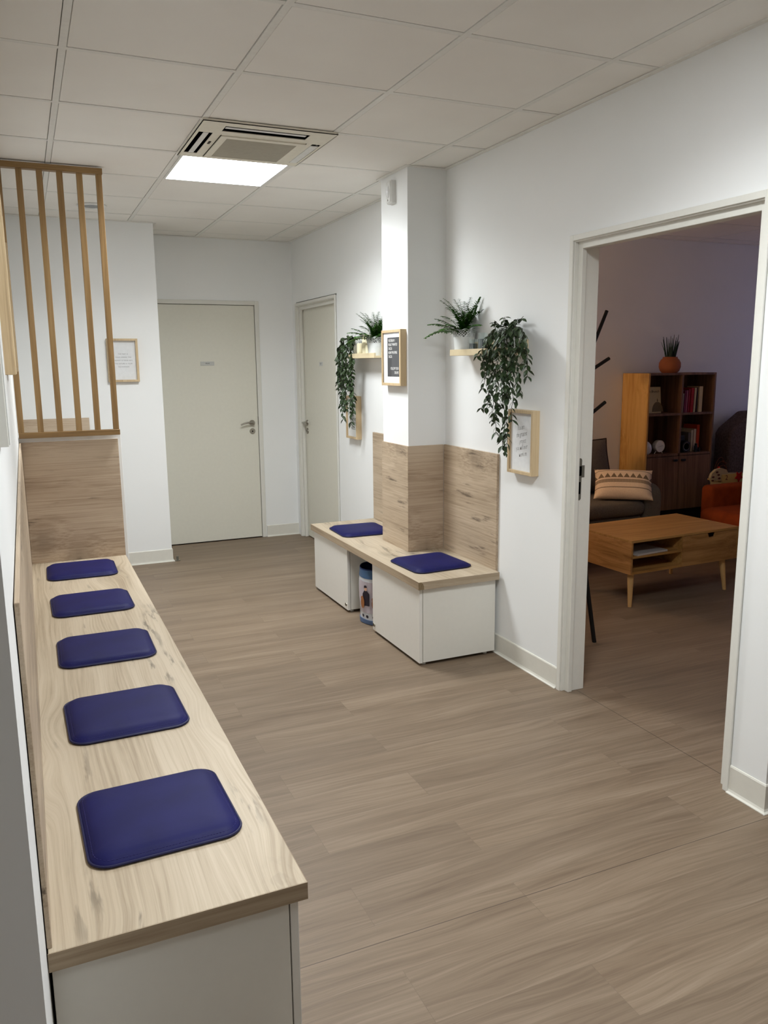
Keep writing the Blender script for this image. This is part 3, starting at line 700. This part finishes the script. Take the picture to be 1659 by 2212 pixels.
def fern(label, c, seed, fr):
    t = thing('potted_fern', label, 'plant', c); rr = random.Random(seed); c = Vector(c); h = .115
    pt = part(t, 'pot', pot_mb(c, .048, .060, h), POTW, True); part(pt, 'lace_rim', lace_mb(c, .048, .060, h, seed), POTW)
    part(t, 'soil', MB().cyl(c+Vector((0, 0, h*.66)), c+Vector((0, 0, h*.70)), .051, n=24), SOIL)
    sm, lm = MB(), MB(); b0 = c+Vector((0, 0, h*.7)); up = Vector((0, 0, 1))
    for (az, L, rise, droop) in fr:
        hd = Vector((math.cos(R(az)), math.sin(R(az)), 0)); n = 12; pts = []
        for i in range(n+1):
            q = i/n; pts.append(b0+hd*(L*(.25*q+.75*q*q) if rise > 1.2 else L*q)+up*(L*(rise*q-droop*q*q)))
        for p in pts: p.x = min(p.x, XR-.012)
        sm.tube(pts, .0014, 5, .0006)
        for i in range(2, n+1):
            tg = (pts[i]-pts[i-1]).normalized(); q = i/n; l = .052*(1-.75*abs(q-.35)/.65)
            sd = tg.cross(up); sd = sd.normalized() if sd.length > .1 else Vector((-hd.y, hd.x, 0))
            for k in (0, .5):
                p = pts[i-1].lerp(pts[i], k)
                for s in (-1, 1):
                    d = sd*s+tg*.75+up*rr.uniform(-.25, .15)
                    if p.x+d.normalized().x*l > XR-.006: d.x = -abs(d.x)*.2
                    leaf(lm, p, d, up, l*rr.uniform(.85, 1.1), .0125, .25)
    part(t, 'stems', sm, STEM); part(t, 'fronds', lm, FERN)
FR = [(118, .26, .62, .62), (140, .20, .9, .55), (165, .16, 1.1, .5), (100, .20, 1.15, .55), (200, .15, 1.0, .6), (60, .14, 1.5, .4), (250, .15, 1.3, .5), (300, .14, 1.5, .5), (270, .18, .9, .6), (10, .06, 2.4, .3), (130, .09, 2.2, .3), (240, .1, 2.1, .3), (90, .13, 1.7, .4), (330, .1, 2.0, .4), (180, .11, 1.8, .4), (280, .12, 1.9, .4), (30, .08, 2.3, .4), (150, .13, 1.9, .4), (220, .15, 1.7, .45), (110, .15, 1.9, .5), (260, .1, 2.3, .3), (75, .12, 2.1, .35), (310, .11, 2.2, .35), (190, .17, .8, .6)]
fern('green fern in a white lace rimmed pot on the ledge beside the doorway', (2.155, 3.805, ZL), 31, FR)
fern('green fern in a white lace rimmed pot on the ledge half hidden by the column', (2.155, 4.985, ZL), 37, FR)
for (y, r, h, lab) in ((3.700, .0225, .068, 'small glass jar with grey wax beside the fern pot'), (3.605, .0255, .098, 'taller glass jar with grey wax beside the trailing plant')):
    t = thing('candle_jar', lab, 'candle', (2.150, y, ZL), group='grey candles in glass jars')
    part(t, 'jar', MB().lathe([(0, 0), (r, 0), (r, h), (r-.0015, h), (r-.0015, .004), (0, .004)], (2.150, y, ZL), 28), JAR, True)
    part(t, 'wax', MB().cyl((2.150, y, ZL+.0042), (2.150, y, ZL+h*.68), r-.002, n=24), WAXG, True)
for (x, y, r, h, lab) in ((2.152, 5.255, .021, .088, 'short ivory candle beside the far trailing plant pot'), (2.160, 5.155, .031, .142, 'tall ivory candle in the middle of the three'), (2.143, 5.085, .019, .075, 'small ivory candle next to the fern pot beyond the column')):
    t = thing('candle', lab, 'candle', (x, y, ZL), group='ivory pillar candles')
    part(t, 'wax', MB().lathe([(0, 0), (r, 0), (r, h-.003), (r-.003, h), (0, h-.002)], (x, y, ZL), 28), WAX, True)
    part(t, 'wick', MB().cyl((x, y, ZL+h-.003), (x, y, ZL+h+.008), .0012, n=6), INK)

# ------------------------------------------------------------------ bag between the cabinets
def bag():
    c = (1.868, 4.305); t = thing('storage_bag', 'clear toy bag with blue trim and printed figures between the bench cabinets', 'bag', (c[0], c[1], 0))
    def rad(z): return .113+.009*math.sin(math.pi*z/.40)
    def S(a, z, o=0.0):
        r = rad(z)+o+.0025*math.sin(a*5+z*30); return Vector((c[0]+r*math.cos(a)*1.0, c[1]+r*math.sin(a)*1.05, z))
    N = 48
    def shell(z0, z1, n, o=0.0): return MB().rings([[S(2*math.pi*i/N, z0+(z1-z0)*k/n, o) for i in range(N)] for k in range(n+1)], False, False)
    part(t, 'body', shell(.03, .285, 10), plain('clear_vinyl_milky', (205, 208, 214), .15, .6), True)
    part(t, 'base', MB().rings([[S(2*math.pi*i/N, .0, -.006) for i in range(N)], [S(2*math.pi*i/N, .004, .004) for i in range(N)], [S(2*math.pi*i/N, .03, .004) for i in range(N)]], True, True), plain('blue_trim', (84, 104, 138), .5, .3), True)
    part(t, 'top_band', shell(.285, .335, 3, .002), plain('blue_band', (66, 96, 132), .5, .3), True)
    dl = plain('dark_blue_lining', (22, 38, 80), .6, .2)
    part(t, 'lining', MB().rings([[S(2*math.pi*i/N, .3352, .003) for i in range(N)], [S(2*math.pi*i/N, .342, .001) for i in range(N)], [S(2*math.pi*i/N, .338, -.004) for i in range(N)], [S(2*math.pi*i/N, .24, -.004) for i in range(N)]], False, True), dl, True)
    part(t, 'contents', MB().ball((c[0], c[1], .275), .085, .088, .03, 20), plain('teal_contents', (58, 112, 140), .6, .2), True)
    A0 = math.atan2(-c[1], -c[0])-.35     # the side turned towards the room
    def patch(poly, o, name, mat, root):
        m = MB(); m.poly([S(A0+u/.12, z, o) for u, z in poly]); return part(root, name, m, mat)
    def grid(u0, u1, z0, z1, o):
        m = MB(); n = 12
        for i in range(n):
            for k in range(4):
                a, b = u0+(u1-u0)*i/n, u0+(u1-u0)*(i+1)/n; p, q = z0+(z1-z0)*k/4, z0+(z1-z0)*(k+1)/4
                m.poly([S(A0+a/.12, p, o), S(A0+b/.12, p, o), S(A0+b/.12, q, o), S(A0+a/.12, q, o)])
        return m
    pr = part(t, 'print', grid(-.12, .12, .075, .265, .002), plain('print_lilac', (178, 168, 176), .3, .4), True)
    sk = plain('print_skin', (206, 160, 132), .4, .3); ja = plain('print_jacket', (38, 32, 44), .4, .3); do = plain('print_tan', (150, 96, 56), .4, .3); gr = plain('print_ground', (150, 110, 80), .4, .3)
    ell = lambda u, z, a, b: [(u+a*math.cos(R(q)), z+b*math.sin(R(q))) for q in range(0, 360, 24)]
    patch([(-.11, .08), (.11, .08), (.11, .105), (-.11, .10)], .0032, 'ground', gr, pr)
    for u in (-.045, .03, .085):
        patch([(u-.022, .12), (u+.024, .12), (u+.026, .195), (u+.010, .212), (u-.012, .212), (u-.024, .19)], .0068, 'jacket', ja, pr)
        patch(ell(u, .226, .011, .015), .0074, 'face', sk, pr); patch([(u-.012, .228), (u-.010, .243), (u+.004, .247), (u+.012, .240), (u+.011, .233)], .008, 'hair', ja, pr)
        patch(ell(u-.022, .135, .014, .034), .0082, 'dog', do, pr); patch(ell(u-.025, .165, .010, .012), .0086, 'dog_head', do, pr)
    for u in (-.08, -.04, .005, .05): patch(ell(u, .052, .010, .010), .003, 'small_print', ja, t)
bag()

# ------------------------------------------------------------------ side room
def bookcase():
    x0, x1, y0, y1, z0, z1 = 4.803, 5.560, 5.343, 5.668, .075, 1.432
    t = thing('bookcase', 'oak bookcase with four open cubbies above two doors against the side room wall', 'bookcase', ((x0+x1)/2, y1, 0)); e = .018
    part(t, 'side_panel', MB().box(x0, x0+e, y0, y1, z0, z1, .001, 1), OAK); part(t, 'side_panel', MB().box(x1-e, x1, y0, y1, z0, z1, .001, 1), OAK_SHADED)
    part(t, 'top_panel', MB().box(x0+e, x1-e, y0, y1, z1-e, z1, .001, 1), OAK_SHADED); part(t, 'back_panel', MB().box(x0+e, x1-e, y1-.006, y1, z0, z1-e), OAK_SHADED)
    xm = (x0+x1)/2
    part(t, 'divider', MB().box(xm-e/2, xm+e/2, y0+.002, y1-.006, .74, z1-e), OAK_SHADED)
    for a, b in ((x0+e, xm-e/2), (xm+e/2, x1-e)):
        part(t, 'shelf', MB().box(a, b, y0+.002, y1-.006, 1.072, 1.090), OAK_SHADED)
        part(t, 'shelf', MB().box(a, b, y0+.002, y1-.006, .722, .740), OAK_SHADED)
    for a, b, hx in ((x0+e+.002, xm-.002, xm-.045), (xm+.002, x1-e-.002, xm+.045)):
        d = part(t, 'door', MB().box(a, b, y0-.001, y0+.016, .245, .716, .001, 1), OAK_SHADED)
        part(d, 'handle', MB().box(hx-.022, hx+.022, y0-.014, y0-.002, .672, .690, .002, 1), BLACK)
    part(t, 'plinth', MB().box(x0+.03, x1-.03, y0+.03, y1-.01, 0, .24), plain('dark_plinth', (40, 30, 24), .8, .1))
bookcase()
def snake():
    c = Vector((5.122, 5.45, 1.432)); t = thing('potted_plant', 'spiky green plant in a round terracotta pot on the bookcase', 'plant', c)
    part(t, 'pot', MB().lathe([(0, 0), (.062, 0), (.080, .018), (.091, .05), (.090, .085), (.076, .112), (.062, .124), (.061, .136), (.057, .136), (.058, .11), (0, .11)], c, 40), TERRA, True)
    m = MB(); rr = random.Random(5)
    for i in range(19):
        a = rr.uniform(0, 6.28); r = rr.uniform(.0, .042); b = c+Vector((r*math.cos(a), r*math.sin(a), .11)); l = rr.uniform(.13, .22); lean = Vector((math.cos(a)*r*1.1, math.sin(a)*r*1.1, l))
        m.tube([b, b+lean*.5, b+lean], .0095, 6, .002)
    b = c+Vector((-.03, 0, .11)); m.tube([b, b+Vector((-.03, 0, .06)), b+Vector((-.078, 0, .15))], .005, 6, .0012)
    part(t, 'leaves', m, SNAKE, True)
snake()
def book(x0, x1, y0, y1, z0, h, col, label, group, lean=0.0):
    c = plain('book_cover', col, .6, .2)
    t = thing('book', label, 'book', ((x0+x1)/2, (y0+y1)/2, z0), group=group); t.rotation_euler = (0, R(lean), 0)
    a, b = (x1-x0)/2, (y1-y0)/2
    part(t, 'cover', MB().box(-a, -a+.0018, -b, b, 0, h).box(a-.0018, a, -b, b, 0, h).box(-a, a, -b, -b+.0018, 0, h), c, local=True)
    part(t, 'pages', MB().box(-a+.0018, a-.0018, -b+.0018, b-.003, .003, h-.003), PAPER, local=True)
    return t
z = 1.0902
B1 = 'books in the upper right cubby'
for (x, w, h, col, lab, ln) in ((5.208, .020, .165, (170, 160, 140), 'small grey book at the left end of the upper row by the divider', 2), (5.232, .024, .190, (120, 30, 62), 'dark plum book second in the upper row of books', 2), (5.257, .014, .192, (196, 120, 140), 'thin pink book in the upper row of books', 2), (5.276, .022, .202, (150, 24, 44), 'wine red book in the upper row of books', 2), (5.306, .034, .212, (176, 26, 22), 'bright red thick book in the upper row of books', 2), (5.343, .024, .212, (206, 190, 150), 'cream book right of the bright red one', 2), (5.3765, .012, .214, (70, 44, 40), 'thin dark book between two cream ones', 0), (5.402, .042, .222, (216, 198, 156), 'wide cream book at the right end of the upper row', 0)):
    book(x, x+w, 5.375, 5.52, z, h, col, lab, B1, ln)
z = .7402
B2 = 'books in the lower right cubby'
for (x, w, h, col, lab) in ((5.330, .028, .170, (120, 112, 100), 'grey book behind the dark camera'), (5.362, .026, .190, (206, 196, 170), 'cream book right of the camera'), (5.391, .030, .200, (214, 200, 176), 'pale book beside the orange one'), (5.425, .034, .236, (190, 66, 30), 'tall orange book at the right end of the lower row')):
    book(x, x+w, 5.40, 5.56, z, h, col, lab, B2)
def cover():
    t = thing('book', 'large cream cookbook standing face-out in the upper left cubby', 'book', (4.945, 5.44, 1.0902)); t.rotation_euler = (R(-6), 0, 0)
    part(t, 'cover', MB().box(-.092, .092, -.008, .008, 0, .225, .001, 1), plain('cookbook_cream', (206, 194, 156), .6, .2), local=True)
    part(t, 'dish_picture', MB().prism([(.052+.062*math.cos(R(q)), .012+.085*math.sin(R(q))) for q in range(0, 181, 15)]+[(-.01, .005), (.088, .005)][::-1][:0], 'Y', -.0092, -.0078).cyl((.052, -.0085, .10), (.052, -.0085, .125), .006, .002, 10), plain('cookbook_dish', (120, 106, 78), .6, .2), local=True)
    lettering(t, 'title', 'Best Brunch', INK, .030, .0, -.0088, .186, 'CENTER', 1.0, .15)
    lettering(t, 'title', 'of', INK, .024, -.06, -.0088, .158, 'CENTER', 1.0, .15)
cover()
def clock():
    c = Vector((5.018, 5.42, .805)); t = thing('alarm_clock', 'round white alarm clock on two short legs in the lower left cubby', 'clock', (c.x, c.y, .7402))
    part(t, 'case', MB().lathe([(0, .03), (.046, .03), (.052, .02), (.052, -.018), (.049, -.022), (.046, -.018), (0, -.017)], c, 40, 'Y'), PLAST, True)
    part(t, 'face', MB().cyl(c+Vector((0, -.0172, 0)), c+Vector((0, -.0182, 0)), .0455, n=40), PAPER)
    part(t, 'hands', MB().tube([c+Vector((-.026, -.019, -.006)), c+Vector((.030, -.019, .005))], .0012, 5), INKG)
    for s in (-1, 1): part(t, 'leg', MB().cyl(c+Vector((s*.030, 0, -.042)), c+Vector((s*.044, 0, -.0648)), .004, .003, 10), PLAST, True)
clock()
solo('vase', MB().lathe([(0, 0), (.03, 0), (.050, .02), (.056, .05), (.048, .085), (.030, .104), (.022, .110), (0, .108)], (4.868, 5.42, .7402), 32), PLAST, 'white rounded vase half hidden by the bookcase side in the lower left cubby', 'vase', (4.868, 5.42, .7402), smooth=True)
def camera_():
    c = Vector((5.262, 5.40, .7402)); t = thing('vintage_camera', 'black object with a big round lens in the lower right cubby', 'camera', c)
    part(t, 'body', MB().box(c.x-.055, c.x+.05, c.y-.02, c.y+.05, c.z, c.z+.10, .008, 2).box(c.x-.035, c.x+.02, c.y-.01, c.y+.03, c.z+.10, c.z+.15, .006, 2), BLACK)
    p = c+Vector((.005, -.02, .055)); part(t, 'lens', MB().cyl(p, p+Vector((0, -.03, 0)), .052, .048, 32), BLACK, True)
    part(t, 'lens_ring', MB().lathe([(.030, -.0305), (.034, -.0325), (.036, -.0305)], p, 32, 'Y'), DSTEEL, True)
camera_()
for (x, h, r, col, lab) in ((5.400, .075, .015, (20, 32, 46), 'dark navy bottle in front of the lower books'), (5.437, .038, .013, (26, 26, 30), 'tiny black pot in front of the orange book')):
    t = thing('bottle', lab, 'bottle', (x, 5.375, .7402)); part(t, 'body', MB().cyl((x, 5.375, .7402), (x, 5.375, .7402+h*.72), r, n=20), plain('bottle_dark', col, .3, .4), True); part(t, 'cap', MB().cyl((x, 5.375, .7402+h*.72), (x, 5.375, .7402+h), r*.7, n=20), BLACK, True)

def table():
    L, D, zt, zb, e = .945, .545, .440, .222, .016
    t = thing('coffee_table', 'oak coffee table on splayed legs with an open two level niche', 'coffee table', (3.363, 3.82, 0), R(2.6))
    P = lambda n, m, mt, **k: part(t, n, m, mt, local=True, **k)
    P('tabletop', MB().box(0, L, 0, D, zt-e, zt, .001, 1), OAKX)
    P('side_panel', MB().box(0, e, .0, D, zb, zt-e, .001, 1), wood('oak_end', (128, 88, 44), (166, 120, 68), (190, 144, 88), 'Y', 45, .12, 0, seed=3.3)); P('side_panel', MB().box(L-e, L, 0, D, zb, zt-e, .001, 1), OAKX)
    P('bottom_panel', MB().box(e, L-e, 0, D, zb, zb+e), OAKX); P('divider', MB().box(.435, .435+e, .004, D-.01, zb+e, zt-e), OAKX)
    P('shelf', MB().box(e, .435, .004, D-.01, .322, .336), OAKX); P('back_panel', MB().box(e, L-e, D-.01, D, zb+e, zt-e), OAKX)
    dx0, dx1 = .437, L-e-.001; h0, h1 = zb+.002, zt-e-.002
    P('flap_door', MB().prism([(dx0, h0), (dx1, h0), (dx1, h1), (.735, h1), (.722, h1-.030), (.668, h1-.030), (.655, h1), (dx0, h1)], 'Y', -.001, .015), wood('oak_flap', (118, 82, 42), (154, 112, 64), (178, 136, 84), 'X', 40, .12, 0, seed=6.6))
    for (x, y, sx, sy) in ((.05, .05, -.006, -.012), (.05, D-.05, -.03, .02), (L-.085, .05, .03, -.012), (L-.085, D-.05, .03, .02)):
        P('leg', MB().cyl((x, y, zb), (x+sx, y+sy, 0), .021, .012, 18), BEECH, smooth=True)
    return t
tb = table()
mg = thing('magazine', 'thin pale magazine lying on the coffee table\u2019s inner shelf', 'magazine', (3.55, 3.92, .3362), R(6)); part(mg, 'cover', MB().box(-.14, .13, -.08, .11, 0, .011, .001, 1), plain('magazine_pale', (190, 186, 184), .3, .4), local=True)

def soft(x0, x1, y0, y1, z0, z1, r, puff=0.0):
    m = MB(); m.box(x0, x1, y0, y1, z0, z1, r, 5); return m
def sofa():
    t = thing('sofa', 'grey fabric sofa behind the coffee table', 'sofa', (3.6, 5.2, 0))
    part(t, 'base', soft(2.86, 4.32, 4.80, 5.60, .14, .36, .03), SOFA, True)
    part(t, 'seat_cushion', soft(2.87, 4.32, 4.755, 5.35, .36, .475, .05), SOFA, True)
    part(t, 'backrest', soft(2.86, 4.32, 5.38, 5.64, .30, .66, .06), SOFA, True)
    # arm with a rounded top that rises to the back
    pr = [(4.78, .14), (5.62, .14), (5.62, .64), (5.3, .625), (4.95, .60), (4.84, .585), (4.79, .55), (4.775, .48)]
    for a, b in ((4.325, 4.49), (2.68, 2.858)):
        m = MB().prism(pr, 'X', a, b); es = [e for e in m.bm.edges]; bmesh.ops.bevel(m.bm, geom=es, offset=.03, segments=4, affect='EDGES', profile=.5)
        part(t, 'arm', m, SOFA, True)
    m = MB(); n = 14; rs = []
    w, h = .62, .42
    for k, dpt in ((0, .0), (1, .045), (2, .075), (3, .075), (4, .045), (5, .0)):
        pass
    # plump back cushion leaning on the backrest, corners pulled out
    def pt(u, v, s):
        q = (1-u**4)*(1-v**4); X = 4.085+u*w/2*(1+.06*abs(v)**3); Z = v*h/2*(1+.05*abs(u)**3); th = .085*q**.6*s
        yy = th; a = R(-17); return Vector((X, 5.32+yy*math.cos(a)-Z*math.sin(a)*1.0, .69+Z*math.cos(a)+yy*math.sin(a)))
    for s in (-1, 1):
        G = [[m.bm.verts.new(pt(-1+2*i/n, -1+2*j/n, s)) for i in range(n+1)] for j in range(n+1)]
        for j in range(n):
            for i in range(n): m.bm.faces.new((G[j][i], G[j][i+1], G[j+1][i+1], G[j+1][i]))
    bmesh.ops.remove_doubles(m.bm, verts=m.bm.verts[:], dist=1e-4)
    bc = part(t, 'back_cushion', m, SOFA, True)
    edge = [pt(-1+2*i/n, 1, 1) for i in range(n+1)]+[pt(1, 1-2*i/n, 1) for i in range(1, n+1)]
    part(bc, 'piping', MB().tube(edge, .007, 6), SOFAD, True)
    for x in (2.95, 4.25):
        for y in (4.86, 5.55): part(t, 'leg', MB().cyl((x, y, 0), (x, y, .14), .018, .022, 14), BLACK, True)
sofa()
def m_pillow():
    g = NT('pillow_print'); x, y, z = g.xyz(g.obj())
    fr = g.M('ABSOLUTE', g.M('SUBTRACT', g.M('FRACT', g.M('MULTIPLY', x, 21.0)), .5))
    v0 = g.M('DIVIDE', g.M('SUBTRACT', z, .025), .045)
    tri = g.M('MULTIPLY', g.M('GREATER_THAN', v0, 0.0), g.M('LESS_THAN', g.M('MULTIPLY', fr, 2.0), g.M('SUBTRACT', 1.0, v0)))
    b1 = g.M('COMPARE', z, -.006, .016); st = g.M('MULTIPLY', b1, g.M('MULTIPLY_ADD', g.M('GREATER_THAN', g.M('FRACT', g.M('MULTIPLY', x, 90.0)), .5), .35, .5))
    l2 = g.M('COMPARE', z, -.066, .004); l3 = g.M('COMPARE', z, .10, .003)
    f = g.M('MAXIMUM', g.M('MAXIMUM', g.M('MULTIPLY', tri, .9), st), g.M('MULTIPLY', g.M('MAXIMUM', l2, l3), .8))
    n = g.noise(g.obj(), 200.0, 2.0); c = g.mix(f, g.ramp(n, ((.3, (222, 196, 162)), (.7, (236, 214, 184)))), lin((112, 92, 70)))
    return g.out(c, .9, .1)
def pillow():
    t = thing('throw_pillow', 'cream pillow with triangle and stripe bands on the sofa', 'pillow', (4.20, 4.90, .592), 0)
    t.rotation_euler = (R(-45), 0, R(-38)); w, h, n = .42, .27, 18; m = MB()
    for s in (-1, 1):
        def pt(u, v):
            q = (1-abs(u)**3.5)*(1-abs(v)**3.5); return Vector((u*w/2*(1+.05*abs(v)**3), s*.062*max(q, 0)**.6, v*h/2*(1+.07*abs(u)**3)))
        G = [[m.bm.verts.new(pt(-1+2*i/n, -1+2*j/n)) for i in range(n+1)] for j in range(n+1)]
        for j in range(n):
            for i in range(n): m.bm.faces.new((G[j][i], G[j][i+1], G[j+1][i+1], G[j+1][i]))
    bmesh.ops.remove_doubles(m.bm, verts=m.bm.verts[:], dist=1e-4)
    part(t, 'cover', m, m_pillow(), True, True, 80)
pillow()
def armchair():
    t = thing('armchair', 'burnt orange velvet armchair beyond the coffee table', 'armchair', (5.05, 4.5, 0))
    part(t, 'seat', soft(4.80, 5.62, 4.12, 4.72, .20, .392, .06), ORANGE, True)
    for a, b in ((4.722, 4.85), (3.98, 4.118)): part(t, 'arm', soft(4.945, 5.80, a, b, .16, .548, .04), ORANGE, True)
    part(t, 'backrest', soft(5.62, 5.83, 3.97, 4.86, .16, .80, .08), ORANGE, True)
    for x in (5.0, 5.74):
        for y in (4.03, 4.79): part(t, 'leg', MB().cyl((x, y, 0), (x, y, .18), .014, .02, 12), BEECH, True)
armchair()
def toybox():
    t = thing('toy_chest', 'cream toy chest with brown and red motifs behind the orange armchair', 'toy chest', (5.46, 5.16, 0))
    pr = [(5.42, .30), (5.78, .30), (5.78, .565), (5.46, .585), (5.44, .615), (5.38, .632), (5.32, .622), (5.275, .59), (5.262, .555), (5.275, .53), (5.42, .52)]
    part(t, 'panel', MB().prism(pr, 'Y', 5.05, 5.075), CREAM); part(t, 'body', MB().box(5.48, 5.78, 5.075, 5.26, 0, .50), CREAM)
    sq = part(t, 'label_panel', MB().box(5.385, 5.67, 5.046, 5.05, .46, .575, .001, 1), plain('yellow_panel', (214, 186, 110), .8, .1))
    lettering(sq, 'numeral', '2', BROWN, .06, 5.44-5.46, 5.0455-5.16, .545)
    star = [(5.58+(.05 if k % 2 else .026)*math.cos(R(90+36*k)), .548+(.05 if k % 2 else .026)*math.sin(R(90+36*k))) for k in range(10)]
    part(t, 'star_motif', MB().prism(star, 'Y', 5.040, 5.046), RED)
    m = MB()
    for q in ((5.29, .56), (5.33, .60), (5.36, .545), (5.285, .53), (5.35, .575)): m.prism([(q[0]+.014*math.cos(R(k)), q[1]+.008*math.sin(R(k))) for k in range(0, 360, 40)], 'Y', 5.047, 5.05)
    part(t, 'leaf_motif', m, BROWN)
    t2 = thing('bead_maze', 'dark wire loop toy standing behind the cream toy chest', 'toy', (5.54, 5.2, .5002))
    part(t2, 'base', MB().box(5.44, 5.66, 5.14, 5.26, .5002, .515, .004, 2), BEECH)
    loops = [[(5.46+.02*k+.15*(.5-.5*math.cos(math.pi*i/16)), 5.20+.03*k, .515+(.15+.03*k)*math.sin(math.pi*i/16)) for i in range(17)] for k in (-1, 0, 1)]
    for L in loops: part(t2, 'wire_loop', MB().tube(L, .0035, 6), BROWN, True)
    for (i, L, mt) in ((5, 0, RED), (9, 1, BROWN), (12, 2, BROWN)): part(t2, 'bead', MB().ball(loops[L][i], .012, .012, .012, 12), mt, True)
toybox()
def gchair():
    t = thing('upholstered_chair', 'grey high-backed fabric chair partly hidden by the right door jamb', 'chair', (6.2, 5.4, 0))
    m = MB().prism([(5.80, .30), (6.55, .30), (6.55, 1.08), (6.06, 1.07), (5.84, .93), (5.80, .88)], 'Y', 5.38, 5.56); bmesh.ops.bevel(m.bm, geom=list(m.bm.edges), offset=.025, segments=3, affect='EDGES', profile=.5)
    part(t, 'backrest', m, CHAIRG, True); part(t, 'seat', soft(5.84, 6.5, 4.95, 5.40, .26, .42, .05), CHAIRG, True)
    for x in (5.9, 6.45):
        for y in (5.0, 5.5): part(t, 'leg', MB().cyl((x, y, 0), (x, y, .30), .014, .018, 12), BLACK, True)
gchair()
def lamp():
    c = Vector((2.50, 5.22, 0)); t = thing('floor_lamp', 'warm paper globe floor lamp in the side room\u2019s corner behind the sofa arm', 'floor lamp', c)
    part(t, 'base', MB().lathe([(0, 0), (.13, 0), (.13, .012), (.02, .022), (0, .022)], c, 32), BLACK, True)
    part(t, 'pole', MB().cyl(c+Vector((0, 0, .02)), c+Vector((0, 0, 1.34)), .009, n=12), BLACK, True)
    g = NT('warm_globe'); e = g.n('ShaderNodeEmission', {0: (1.0, .66, .44, 1), 1: LAMP_E}); g.t.links.new(e.outputs[0], g.t.nodes['Material Output'].inputs[0])
    part(t, 'globe', MB().ball(c+Vector((0, 0, 1.49)), .15, .15, .15, 32), g.m, True)
lamp()
def coat():
    c = Vector((2.63, 3.50, 0)); t = thing('coat_stand', 'black coat stand with slanting branches just inside the doorway', 'coat stand', c)
    part(t, 'pole', MB().cyl(c+Vector((0, 0, .36)), c+Vector((0, 0, 1.72)), .012, n=14), BLACK, True)
    for a in (-24, 96, 216):
        d = Vector((math.cos(R(a)), math.sin(R(a)), 0)); part(t, 'leg', MB().cyl(c+d*.172, c+d*.01+Vector((0, 0, 1.02)), .012, .012, 12), BLACK, True)
    for (z0, dx, dz, dy) in ((1.33, .21, .467, 0), (1.425, .237, .126, 0), (1.175, .223, .145, 0), (1.38, -.14, .3, .1), (1.25, -.1, .15, -.1)):
        p = c+Vector((0, 0, z0)); part(t, 'branch', MB().cyl(p, p+Vector((dx, dy, dz)), .0095, n=12), BLACK, True)
    r = .105; part(t, 'umbrella_ring', MB().tube([c+Vector((r*math.cos(R(k)), r*math.sin(R(k)), .365)) for k in range(0, 360, 15)], .006, 8, closed=True).cyl(c+Vector((0, 0, .352)), c+Vector((0, 0, .358)), r, n=30), BLACK, True)
coat()

# lettering becomes plain mesh
bpy.context.view_layer.update()
for o in [o for o in bpy.data.objects if o.type == 'FONT']:
    me = bpy.data.meshes.new_from_object(o)
    q = link(bpy.data.objects.new('letters_tmp', me)); nm = o.name; q.parent = o.parent; q.matrix_basis = o.matrix_basis.copy()
    bpy.data.objects.remove(o); q.name = nm
